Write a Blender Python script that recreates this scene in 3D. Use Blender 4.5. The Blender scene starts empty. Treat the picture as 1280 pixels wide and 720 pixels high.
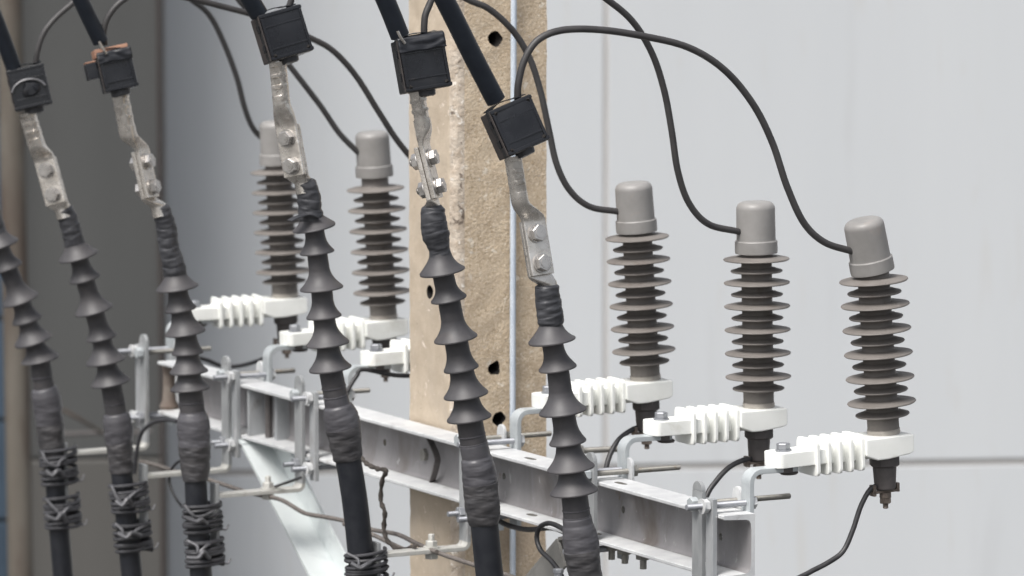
import bpy, bmesh, math, random
from mathutils import Vector, Matrix, noise
random.seed(7)
R_ = math.radians
scene = bpy.context.scene
COL = scene.collection

# ------------------------------------------------------------------ camera
FPX = 6500.0
PITCH = R_(6.4)
CAM = Vector((0, 0, 6.0))
cR = Vector((1, 0, 0)); cF = Vector((0, math.cos(PITCH), -math.sin(PITCH))); cU = Vector((0, math.sin(PITCH), math.cos(PITCH)))
cam = bpy.data.cameras.new('camera'); co = bpy.data.objects.new('camera', cam); COL.objects.link(co)
co.location = CAM; co.rotation_euler = (R_(90) - PITCH, 0, 0)
cam.sensor_width = 36; cam.lens = 36 * FPX / 1280
cam.clip_start = 0.1; cam.clip_end = 2000
cam.dof.use_dof = True; cam.dof.focus_distance = 7.35; cam.dof.aperture_fstop = 7.6
scene.camera = co

def ray(px, py): return cR * ((px - 640) / FPX) + cU * ((360 - py) / FPX) + cF
def PD(px, py, d): return CAM + ray(px, py) * d
def depth(p): return (p - CAM).dot(cF)
def mpp(p): return depth(p) / FPX            # metres per photograph pixel there

# ------------------------------------------------------------------ beam frame
TH = math.atan(3440 / FPX * math.cos(PITCH))
b = Vector((-math.sin(TH), math.cos(TH), 0)); n = Vector((math.cos(TH), math.sin(TH), 0)); Z = Vector((0, 0, 1))
O = PD(944, 642, 7.30)
def BF(u, v, w): return O + b * u + n * v + Z * w
def PU(px, py, u):
    d = ray(px, py); t = (u - (CAM - O).dot(b)) / d.dot(b); return CAM + d * t
def PV(px, py, v):
    d = ray(px, py); t = (v - (CAM - O).dot(n)) / d.dot(n); return CAM + d * t
def ux(px, v, w):
    "beam coordinate u whose point (u,v,w) falls on column px"
    lo, hi = -2.0, 6.0
    for _ in range(60):
        m = (lo + hi) / 2; p = BF(m, v, w) - CAM
        x = 640 + FPX * p.dot(cR) / p.dot(cF)
        if x > px: lo = m
        else: hi = m
    return lo
def proj(p):
    q = p - CAM; return (640 + FPX * q.dot(cR) / q.dot(cF), 360 - FPX * q.dot(cU) / q.dot(cF))

# ------------------------------------------------------------------ materials
def mat(name, col, rough=0.5, metal=0.0, col2=None, scale=40, detail=6, contrast=(0.35, 0.65), bump=0.0, bscale=200, bdist=0.001,
        spots=None, spot_scale=60, spot_th=(0.6, 0.7), spec=0.5, stretch=(1, 1, 1), rvar=0.0, var=0.07):
    m = bpy.data.materials.new(name); m.use_nodes = True
    nt = m.node_tree; N = nt.nodes; L = nt.links
    bs = N['Principled BSDF']; bs.inputs['Roughness'].default_value = rough; bs.inputs['Metallic'].default_value = metal
    bs.inputs['Specular IOR Level'].default_value = spec
    tc = N.new('ShaderNodeTexCoord'); mp = N.new('ShaderNodeMapping'); mp.inputs['Scale'].default_value = stretch
    oi = N.new('ShaderNodeObjectInfo'); add = N.new('ShaderNodeVectorMath'); add.operation = 'ADD'
    sc = N.new('ShaderNodeVectorMath'); sc.operation = 'SCALE'; sc.inputs['Scale'].default_value = 1
    cmb = N.new('ShaderNodeCombineXYZ'); L.new(oi.outputs['Random'], cmb.inputs[0]); L.new(oi.outputs['Random'], cmb.inputs[2])
    L.new(cmb.outputs[0], sc.inputs[0]); L.new(tc.outputs['Object'], add.inputs[0]); L.new(sc.outputs[0], add.inputs[1])
    L.new(add.outputs[0], mp.inputs['Vector'])
    def nz(s, d=detail, dist=0.0):
        t = N.new('ShaderNodeTexNoise'); t.inputs['Scale'].default_value = s; t.inputs['Detail'].default_value = d
        t.inputs['Roughness'].default_value = 0.6; t.inputs['Distortion'].default_value = dist
        L.new(mp.outputs[0], t.inputs['Vector']); return t
    def rng(src, a, c):
        r = N.new('ShaderNodeMapRange'); r.inputs['From Min'].default_value = a; r.inputs['From Max'].default_value = c
        L.new(src, r.inputs['Value']); return r
    c1 = (*col, 1); c2 = (*(col2 or col), 1)
    t = nz(scale); r = rng(t.outputs['Fac'], *contrast)
    mx = N.new('ShaderNodeMix'); mx.data_type = 'RGBA'; mx.inputs[6].default_value = c1; mx.inputs[7].default_value = c2
    L.new(r.outputs[0], mx.inputs[0]); out = mx.outputs[2]
    if spots:
        for i, (sc_col, ss, th) in enumerate(spots):
            t2 = nz(ss, 5, 0.6); r2 = rng(t2.outputs['Fac'], *th)
            m2 = N.new('ShaderNodeMix'); m2.data_type = 'RGBA'; m2.inputs[7].default_value = (*sc_col, 1)
            L.new(out, m2.inputs[6]); L.new(r2.outputs[0], m2.inputs[0]); out = m2.outputs[2]
    hv_ = N.new('ShaderNodeHueSaturation'); vr = N.new('ShaderNodeMapRange'); vr.inputs['To Min'].default_value = 1 - var; vr.inputs['To Max'].default_value = 1 + var
    L.new(oi.outputs['Random'], vr.inputs['Value']); L.new(vr.outputs[0], hv_.inputs['Value']); L.new(out, hv_.inputs['Color']); out = hv_.outputs[0]
    L.new(out, bs.inputs['Base Color'])
    if rvar:
        rr = N.new('ShaderNodeMapRange'); rr.inputs['To Min'].default_value = rough - rvar; rr.inputs['To Max'].default_value = rough + rvar
        L.new(t.outputs['Fac'], rr.inputs['Value']); L.new(rr.outputs[0], bs.inputs['Roughness'])
    if bump:
        tb = nz(bscale, 8); bp = N.new('ShaderNodeBump'); bp.inputs['Strength'].default_value = bump; bp.inputs['Distance'].default_value = bdist
        L.new(tb.outputs['Fac'], bp.inputs['Height']); L.new(bp.outputs[0], bs.inputs['Normal'])
    return m

M = {}
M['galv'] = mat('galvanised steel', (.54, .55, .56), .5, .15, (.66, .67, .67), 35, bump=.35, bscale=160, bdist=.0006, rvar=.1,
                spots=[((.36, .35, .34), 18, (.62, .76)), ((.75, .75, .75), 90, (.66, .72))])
M['galvw'] = mat('galvanised channel web with shade and stains', (.225, .218, .222), .55, .15, (.30, .29, .295), 14, bump=.4, bscale=160, bdist=.0006,  # darker than the flanges to hold the side shade; stains on top
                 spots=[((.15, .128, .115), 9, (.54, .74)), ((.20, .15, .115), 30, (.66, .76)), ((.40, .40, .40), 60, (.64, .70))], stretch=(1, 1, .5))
M['galvp'] = mat('pale zinc strap', (.41, .44, .455), .42, .2, (.50, .53, .54), 40, bump=.2, bscale=140, bdist=.0005, spots=[((.36, .37, .38), 45, (.64, .76))])
M['arm'] = mat('dirty cream galvanised arm', (.42, .415, .385), .5, .15, (.52, .515, .49), 40, bump=.3, bscale=150, bdist=.0006, spots=[((.26, .22, .18), 40, (.63, .75))])
M['galvd'] = mat('dull grey galvanised strap', (.26, .27, .275), .5, .15, (.36, .37, .375), 30, bump=.35, bscale=160, bdist=.0006, spots=[((.2, .19, .18), 30, (.62, .74)), ((.5, .5, .5), 80, (.66, .72))], stretch=(1, 1, .4))
M['plate'] = mat('mid grey zinc plate', (.31, .325, .335), .5, .15, (.40, .41, .42), 30, bump=.35, bscale=160, bdist=.0006, spots=[((.27, .26, .25), 30, (.62, .74)), ((.6, .6, .6), 80, (.66, .72))], stretch=(1, 1, .4))
M['thread'] = mat('dull bolt zinc', (.21, .205, .185), .5, .35, (.28, .27, .25), 80, bump=.4, bscale=300, bdist=.0004, spots=[((.2, .16, .12), 50, (.62, .72))])
M['bolt'] = mat('bolt zinc', (.25, .26, .285), .45, .4, (.33, .34, .36), 80, bump=.3, bscale=300, bdist=.0004)
M['steel'] = mat('stainless hex head', (.46, .44, .42), .28, .85, (.56, .54, .52), 90, bump=.2, bscale=250, bdist=.0003, rvar=.1)
M['lug'] = mat('tinned copper lug', (.60, .56, .51), .27, .85, (.78, .74, .69), 50, bump=.5, bscale=90, bdist=.0012, rvar=.1, spots=[((.28, .25, .22), 60, (.56, .72)), ((.80, .77, .73), 45, (.62, .70))])
M['sleeve'] = mat('grey silicone rubber sleeve', (.047, .0455, .0495), .52, 0, (.066, .0625, .065), 30, bump=.25, bscale=220, bdist=.0004, rvar=.08,
                  spots=[((.085, .070, .062), 16, (.60, .82)), ((.11, .105, .105), 45, (.66, .80))])
M['tape'] = mat('dark grey self amalgamating tape', (.034, .035, .040), .42, 0, (.055, .056, .062), 40, bump=.6, bscale=70, bdist=.0012, rvar=.1)
M['tapelow'] = mat('brownish grey tape', (.040, .039, .042), .42, 0, (.066, .063, .065), 35, bump=.6, bscale=60, bdist=.0012, rvar=.12,
                   stretch=(1, 1, 3))
M['tapeup'] = mat('stretched grey tape', (.062, .060, .067), .40, 0, (.088, .086, .094), 25, bump=.35, bscale=50, bdist=.001, rvar=.1, stretch=(1, 1, 3))
M['cable'] = mat('black cable sheath', (.010, .0115, .016), .42, 0, (.017, .0185, .023), 60, bump=.15, bscale=150, bdist=.0005, rvar=.08,
                 spots=[((.07, .07, .07), 110, (.72, .76))])
M['ocable'] = mat('black conductor sheath', (.007, .0095, .015), .38, 0, (.011, .0145, .021), 40, spec=.38, bump=.15, bscale=150, bdist=.0005)
M['jumper'] = mat('grey black jumper insulation', (.034, .032, .033), .5, 0, (.048, .046, .046), 30, bump=.2, bscale=200, bdist=.0004)
M['lead'] = mat('black earth lead insulation', (.020, .020, .022), .45, 0, (.045, .044, .046), 50, bump=.2, bscale=200, bdist=.0004)
M['gwire'] = mat('brown grey earth wire', (.13, .115, .105), .55, .2, (.19, .17, .155), 60, bump=.4, bscale=300, bdist=.0005)
M['rope'] = mat('dark twisted cord', (.045, .038, .032), .8, 0, (.08, .068, .06), 90, bump=.6, bscale=300, bdist=.001)
M['tie'] = mat('tie wire coating', (.036, .036, .040), .5, .1, (.060, .060, .066), 60, bump=.3, bscale=200, bdist=.0004)
M['tiew'] = mat('pale tie wire', (.085, .085, .09), .4, .3, (.15, .15, .16), 60)
M['shed'] = mat('grey brown polymer shed', (.155, .140, .128), .6, 0, (.195, .178, .164), 25, bump=.2, bscale=200, bdist=.0004, rvar=.06,
                spots=[((.12, .095, .08), 18, (.60, .80)), ((.22, .205, .195), 60, (.66, .8))])
M['cap'] = mat('grey plastic cap', (.215, .208, .200), .45, 0, (.262, .254, .246), 25, bump=.2, bscale=120, bdist=.0004,
               spots=[((.30, .25, .215), 14, (.64, .85))])
M['ring'] = mat('pale metal ring', (.36, .33, .30), .45, .4, (.44, .41, .37), 60)
M['white'] = mat('white moulded resin', (.80, .81, .775), .42, 0, (.84, .85, .82), 25, bump=.12, bscale=110, bdist=.0004, spots=[((.62, .61, .55), 22, (.60, .82)), ((.70, .70, .65), 90, (.64, .72))], var=.03)
M['disc'] = mat('dark grey moulding', (.075, .068, .066), .5, 0, (.10, .09, .088), 60, bump=.2, bscale=200, bdist=.0004)
M['box'] = mat('black clamp cover plastic', (.005, .0056, .008), .28, 0, (.010, .011, .014), 35, bump=.3, bscale=60, bdist=.001, rvar=.1,
               spots=[((.028, .026, .026), 30, (.60, .8))], spec=.5)
M['boxs'] = mat('dusty brown side of cover', (.058, .048, .044), .6, 0, (.036, .031, .030), 45, bump=.3, bscale=80, bdist=.001)
M['copper'] = mat('orange copper edge', (.36, .20, .135), .55, .2, (.28, .155, .11), 60)
M['concrete'] = mat('rough tan concrete', (.56, .455, .33), .9, 0, (.46, .365, .26), 30, bump=.9, bscale=230, bdist=.0022, contrast=(.38, .62),
                    spots=[((.62, .52, .395), 190, (.50, .60)), ((.42, .325, .22), 260, (.56, .64)), ((.66, .59, .49), 75, (.62, .66)), ((.40, .31, .21), 95, (.60, .66)), ((.62, .58, .52), 150, (.66, .71)), ((.13, .10, .08), 110, (.715, .74)), ((.40, .32, .24), 7, (.50, .72))])
M['concside'] = mat('smooth cast edge of concrete', (.48, .405, .315), .85, 0, (.41, .34, .26), 30, bump=.6, bscale=120, bdist=.0015,
                    spots=[((.36, .30, .24), 40, (.64, .74)), ((.42, .36, .29), 7, (.52, .72)), ((.16, .13, .10), 130, (.70, .74)), ((.68, .60, .52), 80, (.64, .7))])
M['mortar'] = mat('crumbled mortar seam', (.56, .49, .41), .95, 0, (.40, .33, .26), 60, bump=1.0, bscale=120, bdist=.003,
                  spots=[((.15, .12, .095), 45, (.60, .66)), ((.72, .68, .62), 90, (.60, .66))])
M['hole'] = mat('near black hole shade', (.012, .010, .009), .95)  # depth shade of the holes put into the colour; also used on screws
M['wall'] = mat('pale grey painted cladding', (.515, .535, .552), .6, 0, (.545, .564, .578), 1.6, bump=.05, bscale=8, bdist=.003, contrast=(.3, .7),
                spots=[((.485, .50, .512), 5, (.56, .8)), ((.50, .50, .49), 14, (.60, .8))], stretch=(1.5, 1.5, .16), var=.02)
M['wallj'] = mat('greyish brown joint filler', (.53, .51, .49), .8, 0, (.47, .45, .43), 4)
M['walljh'] = mat('grey joint strip', (.34, .325, .31), .8, 0, (.30, .29, .28), 4)
M['walljd'] = mat('dark joint filler', (.05, .041, .038), .8, 0, (.04, .032, .03), 4)
M['dark'] = mat('dark grey wall shade', (.070, .0715, .070), .8, 0, (.083, .0845, .083), 1.5, contrast=(.3, .7), stretch=(1.5, 1.5, .3))  # deep shade on the wall put into the colour
M['darklow'] = mat('brownish grey with wall shade', (.088, .085, .079), .8, 0, (.102, .098, .092), 1.5, stretch=(1.5, 1.5, .3))  # wall shade in the colour too, a little paler and browner
M['tan'] = mat('weathered tan post', (.085, .074, .060), .85, 0, (.11, .098, .082), 12, spots=[((.06, .043, .033), 5, (.52, .66))], stretch=(1, 1, .25))
M['navy'] = mat('navy slats', (.03, .05, .075), .6, 0, (.04, .065, .095), 5)
M['conduit'] = mat('pale blue conduit', (.44, .50, .57), .45, 0, (.52, .57, .63), 20, bump=.1, bscale=100)
M['rust'] = mat('rusty brown steel', (.12, .088, .070), .75, .1, (.21, .18, .155), 22)
M['brace'] = mat('bright zinc brace', (.62, .66, .66), .4, .15, (.70, .74, .74), 12, spots=[((.50, .54, .55), 9, (.55, .68))], bump=.15, bscale=60)
M['brown'] = mat('grey steel with underside shade', (.24, .235, .22), .6, .2, (.19, .185, .175), 30)  # downward-facing brace: its shade is put into this grey
M['ground'] = mat('grey asphalt ground', (.06, .06, .06), .9, 0, (.08, .08, .078), 3, bump=.4, bscale=40, bdist=.01)
M['brass'] = mat('tarnished terminal metal', (.16, .13, .11), .5, .5, (.25, .21, .18), 90)

# ------------------------------------------------------------------ object helpers
def tag(o, label=None, cat=None, group=None, kind=None):
    if label: o['label'] = label
    if cat: o['category'] = cat
    if group: o['group'] = group
    if kind: o['kind'] = kind
    return o
def thing(name, label, cat, loc, rot=None, group=None):
    o = bpy.data.objects.new(name, None); o.empty_display_size = .05; COL.objects.link(o)
    m = Matrix.Translation(loc)
    if rot is not None: m = m @ (rot.to_4x4() if hasattr(rot, 'to_4x4') else rot)
    o.matrix_world = m
    return tag(o, label, cat, group)
def woff(o):
    v = Vector((0, 0, 0))
    while o is not None:
        v = v + o.location; o = o.parent
    return v
def fin(name, bm, m, parent=None, world=False, at=None, ang=35, smooth=True, label=None):
    """one mesh object; world=True: vertices were given in world coordinates"""
    bmesh.ops.recalc_face_normals(bm, faces=bm.faces)
    if world:
        off = woff(parent) if parent else (at if at is not None else Vector((0, 0, 0)))
        for v in bm.verts: v.co -= off
    me = bpy.data.meshes.new(name); bm.to_mesh(me); bm.free()
    for mm in (m if isinstance(m, (list, tuple)) else [m]): me.materials.append(mm)
    if smooth:
        for p in me.polygons: p.use_smooth = True
        me.set_sharp_from_angle(angle=R_(ang))
    o = bpy.data.objects.new(name, me); COL.objects.link(o)
    if smooth and ang <= 46:
        wn = o.modifiers.new('wn', 'WEIGHTED_NORMAL'); wn.keep_sharp = True; wn.weight = 80
    if parent: o.parent = parent
    elif at is not None: o.location = at
    if label: o['label'] = label
    return o
def copy_tree(o, parent=None):
    c = o.copy(); COL.objects.link(c)
    if parent: c.parent = parent
    for ch in list(o.children):
        copy_tree(ch, c)
    return c

# ---- mesh makers (they add to a bmesh)
def box(bm, x0, x1, y0, y1, z0, z1, bev=0.0, M4=None, mi=0):
    t = bmesh.new()
    vs = [t.verts.new((x, y, z)) for x in (x0, x1) for y in (y0, y1) for z in (z0, z1)]
    for f in ((0, 1, 3, 2), (4, 6, 7, 5), (0, 4, 5, 1), (2, 3, 7, 6), (0, 2, 6, 4), (1, 5, 7, 3)): t.faces.new([vs[i] for i in f])
    bmesh.ops.recalc_face_normals(t, faces=t.faces)
    if bev: bmesh.ops.bevel(t, geom=list(t.edges), offset=bev, segments=2, profile=.5, affect='EDGES')
    merge(bm, t, M4, mi)
def merge(bm, t, M4=None, mi=0):
    mp = {}
    for v in t.verts: mp[v] = bm.verts.new((M4 @ v.co) if M4 is not None else v.co)
    for f in t.faces:
        try:
            g = bm.faces.new([mp[v] for v in f.verts]); g.material_index = mi
        except ValueError: pass
    t.free()
def cyl(bm, p0, p1, r, segs=20, r1=None, bev=0.0):
    p0 = Vector(p0); p1 = Vector(p1); r1 = r if r1 is None else r1
    ax = (p1 - p0); L = ax.length; q = ax.to_track_quat('Z', 'Y').to_matrix().to_4x4(); T = Matrix.Translation(p0) @ q
    pr = [(r - bev, 0), (r, bev), (r1, L - bev), (r1 - bev, L)] if bev else [(r, 0), (r1, L)]
    lathe(bm, pr, segs, T)
def lathe(bm, prof, segs=40, M4=None, cap=True, spin=0.0):
    rings = []
    for r, z in prof:
        ring = []
        for i in range(segs):
            a = 2 * math.pi * i / segs + spin
            c = Vector((r * math.cos(a), r * math.sin(a), z)); ring.append(bm.verts.new(M4 @ c if M4 is not None else c))
        rings.append(ring)
    for a, c in zip(rings, rings[1:]):
        for i in range(segs):
            j = (i + 1) % segs; bm.faces.new((a[i], a[j], c[j], c[i]))
    if cap:
        bm.faces.new(rings[0][::-1]); bm.faces.new(rings[-1])
def hexa(bm, p0, p1, r, spin=0.0):
    p0 = Vector(p0); p1 = Vector(p1); ax = p1 - p0; L = ax.length
    T = Matrix.Translation(p0) @ ax.to_track_quat('Z', 'Y').to_matrix().to_4x4()
    lathe(bm, [(r * .93, 0), (r, L * .08), (r, L * .88), (r * .90, L)], 6, T, spin=spin)
def thread(bm, p0, p1, r, pitch=.0018, segs=12):
    p0 = Vector(p0); p1 = Vector(p1); L = (p1 - p0).length
    T = Matrix.Translation(p0) @ (p1 - p0).to_track_quat('Z', 'Y').to_matrix().to_4x4()
    k = max(2, int(L / pitch)); pr = [(r * .8, 0)]
    for i in range(k): pr += [(r, (i + .3) * L / k), (r * .86, (i + .8) * L / k)]
    pr.append((r * .75, L)); lathe(bm, pr, segs, T)
def spl(pts, k=8):
    pts = [Vector(p) for p in pts]; P = [pts[0] * 2 - pts[1]] + pts + [pts[-1] * 2 - pts[-2]]; out = []
    for i in range(1, len(P) - 2):
        p0, p1, p2, p3 = P[i - 1:i + 3]
        for j in range(k):
            t = j / k
            out.append(.5 * ((2 * p1) + (p2 - p0) * t + (2 * p0 - 5 * p1 + 4 * p2 - p3) * t * t + (3 * p1 - p0 - 3 * p2 + p3) * t ** 3))
    out.append(pts[-1]); return out
def tube(bm, pts, r, segs=12, rf=None):
    n_ = len(pts); tg = []
    for i in range(n_):
        t = (pts[min(i + 1, n_ - 1)] - pts[max(i - 1, 0)]).normalized(); tg.append(t)
    up = Vector((0, 0, 1)) if abs(tg[0].z) < .9 else Vector((1, 0, 0))
    x = up.cross(tg[0]).normalized(); rings = []
    for i in range(n_):
        x = (x - tg[i] * x.dot(tg[i])).normalized(); y = tg[i].cross(x)
        ring = []
        for k in range(segs):
            a = 2 * math.pi * k / segs; rr = r if rf is None else rf(i, a)
            ring.append(bm.verts.new(pts[i] + x * (rr * math.cos(a)) + y * (rr * math.sin(a))))
        rings.append(ring)
    for a, c in zip(rings, rings[1:]):
        for k in range(segs):
            j = (k + 1) % segs; bm.faces.new((a[k], a[j], c[j], c[k]))
    bm.faces.new(rings[0][::-1]); bm.faces.new(rings[-1])
def loft(bm, secs, segs=28, M4=None):
    "secs: (cx, cy, z, hw, ht, exponent)"
    rings = []
    for cx, cy, z, hw, ht, e in secs:
        ring = []
        for i in range(segs):
            a = 2 * math.pi * i / segs; c, s = math.cos(a), math.sin(a)
            v = Vector((cx + hw * math.copysign(abs(c) ** (2 / e), c), cy + ht * math.copysign(abs(s) ** (2 / e), s), z))
            ring.append(bm.verts.new(M4 @ v if M4 is not None else v))
        rings.append(ring)
    for a, c in zip(rings, rings[1:]):
        for i in range(segs):
            j = (i + 1) % segs; bm.faces.new((a[i], a[j], c[j], c[i]))
    bm.faces.new(rings[0][::-1]); bm.faces.new(rings[-1])
def extr(bm, poly, axis0, axis1, dirv, org, bev=0.0):
    "polygon in plane axis0/axis1 extruded by dirv"
    t = bmesh.new(); axis0 = Vector(axis0); axis1 = Vector(axis1); dirv = Vector(dirv); org = Vector(org)
    A = [t.verts.new(org + axis0 * p[0] + axis1 * p[1]) for p in poly]
    B = [t.verts.new(v.co + dirv) for v in A]
    t.faces.new(A[::-1]); t.faces.new(B)
    for i in range(len(A)):
        j = (i + 1) % len(A); t.faces.new((A[i], A[j], B[j], B[i]))
    bmesh.ops.recalc_face_normals(t, faces=t.faces)
    if bev: bmesh.ops.bevel(t, geom=[e for e in t.edges if len(e.link_faces) == 2 and e.calc_face_angle(0) > R_(50)], offset=bev, segments=2, profile=.5, affect='EDGES')
    merge(bm, t)
def strip(bm, pts, thick, width, wdir, bev=.0008):
    "flat bar bent along pts (centre line of the thickness), width along wdir, centred"
    wdir = Vector(wdir); pts = [Vector(p) for p in pts]; n_ = len(pts); top = []; bot = []
    for i in range(n_):
        t = (pts[min(i + 1, n_ - 1)] - pts[max(i - 1, 0)]).normalized(); nn = wdir.cross(t).normalized()
        top.append(pts[i] + nn * thick / 2); bot.append(pts[i] - nn * thick / 2)
    t = bmesh.new(); ring = []
    for i in range(n_):
        ring.append([t.verts.new(top[i] + wdir * width / 2), t.verts.new(top[i] - wdir * width / 2), t.verts.new(bot[i] - wdir * width / 2), t.verts.new(bot[i] + wdir * width / 2)])
    for a, c in zip(ring, ring[1:]):
        for k in range(4): t.faces.new((a[k], a[(k + 1) % 4], c[(k + 1) % 4], c[k]))
    t.faces.new(ring[0][::-1]); t.faces.new(ring[-1])
    bmesh.ops.recalc_face_normals(t, faces=t.faces)
    if bev: bmesh.ops.bevel(t, geom=[e for e in t.edges if len(e.link_faces) == 2 and e.calc_face_angle(0) > R_(60)], offset=bev, segments=2, profile=.5, affect='EDGES')
    merge(bm, t)
def cut(o, cutters, mm=None):
    "subtract meshes (bmesh list) from object o, applied at once"
    tmp = []
    for c in cutters:
        bmesh.ops.recalc_face_normals(c, faces=c.faces)
        me = bpy.data.meshes.new('c'); c.to_mesh(me); c.free(); me.materials.append(mm or M['hole'])
        q = bpy.data.objects.new('c', me); COL.objects.link(q)
        q.matrix_world = o.matrix_world
        md = o.modifiers.new('b', 'BOOLEAN'); md.operation = 'DIFFERENCE'; md.object = q; md.solver = 'EXACT'; md.material_mode = 'TRANSFER'; tmp.append(q)
    bpy.context.view_layer.update()
    dg = bpy.context.evaluated_depsgraph_get(); me = bpy.data.meshes.new_from_object(o.evaluated_get(dg))
    o.modifiers.clear(); o.data = me
    for q in tmp: bpy.data.objects.remove(q)
ROT = Matrix.Rotation(TH, 4, 'Z')

# ------------------------------------------------------------------ world and light
SUN_EL, SUN_AZ = R_(57), R_(-145)       # azimuth from +Y towards +X of the sun
w = bpy.data.worlds.new('World'); scene.world = w; w.use_nodes = True
nt = w.node_tree; bg = nt.nodes['Background']; sky = nt.nodes.new('ShaderNodeTexSky')
sky.sky_type = 'NISHITA'; sky.sun_disc = False; sky.sun_elevation = SUN_EL; sky.sun_rotation = SUN_AZ
sky.air_density = 1.0; sky.dust_density = 5.0; sky.ozone_density = 1.0
hs = nt.nodes.new('ShaderNodeHueSaturation'); hs.inputs['Saturation'].default_value = .35
nt.links.new(sky.outputs[0], hs.inputs['Color']); nt.links.new(hs.outputs[0], bg.inputs['Color']); bg.inputs['Strength'].default_value = .135
sl = bpy.data.lights.new('sun', 'SUN'); so = bpy.data.objects.new('sun', sl); COL.objects.link(so)
sl.energy = 2.35; sl.angle = R_(26); sl.color = (1, .975, .94)
sd = Vector((math.sin(SUN_AZ) * math.cos(SUN_EL), math.cos(SUN_AZ) * math.cos(SUN_EL), math.sin(SUN_EL)))
so.rotation_euler = sd.to_track_quat('Z', 'Y').to_euler(); so.location = (-3, -3, 12)
scene.view_settings.view_transform = 'Standard'; scene.view_settings.look = 'None'
scene.view_settings.exposure = .44; scene.view_settings.gamma = 1

# ------------------------------------------------------------------ ground and background
bm = bmesh.new(); vs = [bm.verts.new(p) for p in ((-600, -600, 0), (600, -600, 0), (600, 600, 0), (-600, 600, 0))]; bm.faces.new(vs)
tag(fin('ground', bm, M['ground'], smooth=False), kind='structure')

WD = 14.0; WA = R_(5.7)
wr = Vector((math.cos(WA), math.sin(WA), 0)); wb = Vector((-math.sin(WA), math.cos(WA), 0)); W0 = PD(757, 400, WD)
W0.z = 0
def wx(px, py=400, off=0.0):       # distance along the wall of the pixel column
    d = ray(px, py); t = ((W0 + wb * off) - CAM).dot(wb) / d.dot(wb); return (CAM + d * t - W0).dot(wr)
def wz(px, py, off=0.0):
    d = ray(px, py); t = ((W0 + wb * off) - CAM).dot(wb) / d.dot(wb); return (CAM + d * t).z
WM = Matrix.Rotation(WA, 4, 'Z')
x205 = wx(205); x757 = 0.0; step = x757 - x205; zj = wz(1000, 581)
wall = thing('building_wall', 'pale grey clad wall filling the background behind the concrete pole', 'wall', W0, WM)
bm = bmesh.new(); box(bm, x205 - .3, 9, .007, .30, 0, 9.5); fin('backing', bm, M['wallj'], wall, smooth=False)
bm = bmesh.new(); box(bm, x205 - .2, 8.9, .0045, .0068, zj - .0078, zj + .0078); fin('joint_strip', bm, M['walljh'], wall, smooth=False)
k = 0; xs = x205
while xs < 3.2:
    for z0, z1 in ((zj + .008, 9.4), (zj - 2.3, zj - .008)):
        bm = bmesh.new(); box(bm, xs + .006, xs + step - .006, 0, .0065, z0, z1, .002)
        fin('wall_panel', bm, M['wall'], wall, smooth=False)
    xs += step
# added block on the left: dark for shade, deep enough to shade the wall
DP = .40  # projection of the added block, sets how far it shades the wall
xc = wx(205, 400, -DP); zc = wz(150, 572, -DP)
shade_blk = thing('added_shade_block', 'added block at the left, dark grey for wall shade, with a paler base', 'blocker', W0 + wr * xc, WM)
bm = bmesh.new(); box(bm, -4.0, 0, -DP, .40, zc, 9.2, .006); fin('wall', bm, M['dark'], shade_blk, smooth=False)
bm = bmesh.new(); box(bm, -4.0, .004, -DP - .008, .40, 0, zc - .004, .006); fin('block_base', bm, M['darklow'], shade_blk, smooth=False)
bm = bmesh.new(); box(bm, -.014, -.004, -DP - .012, -DP - .0085, 0, 9.2, .001); fin('corner_trim', bm, M['walljd'], shade_blk)
# slim tan post, dark blue slatted shutter at the very left edge
pt = PD(12, 0, 12.6); pb = PD(26, 720, 12.6); dv = (pb - pt)
bm = bmesh.new(); lp = pt + dv * (-.6); hp = pt - Z * 0
bot = pt + dv * ((pt.z - 0.0) / (pt.z - pb.z))
tube(bm, [pt - dv * .8, pt, pb, bot], .031, 24)
tag(fin('post', bm, M['tan'], None, True, bot), 'slim weathered tan post blurred at the left edge', 'post')
bx_ = wx(8, 500, -DP - .06)
sh = thing('slatted_shutter', 'dark blue slatted shutter at the extreme left edge behind the tan post', 'shutter', W0 + wr * bx_ + Z * 2.6 - wb * (DP + .03), WM)
for i in range(14):
    bm = bmesh.new(); box(bm, -.8, 0, -.03, 0, i * .262, i * .262 + .252, .004); fin('slat', bm, M['navy'], sh)
# thin dark pipes on the added block
p = [PD(70, 543, 13.0), PD(100, 542, 13.0), PD(124, 541, 13.0), PD(190, 540, 13.0)]
bm = bmesh.new(); tube(bm, spl(p, 4), .0055, 8)
tag(fin('pipe', bm, M['disc'], None, True, p[0]), 'thin dark horizontal pipe behind the leftmost pair of ribbed cables', 'pipe')
p = [PD(78, 512, 12.9), PD(100, 524, 12.9), PD(128, 541, 12.95)]
bm = bmesh.new(); tube(bm, spl(p, 4), .0045, 8)
tag(fin('pipe', bm, M['tan'], None, True, p[0]), 'thin brown slanting pipe meeting the dark horizontal one at left', 'pipe')

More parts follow.
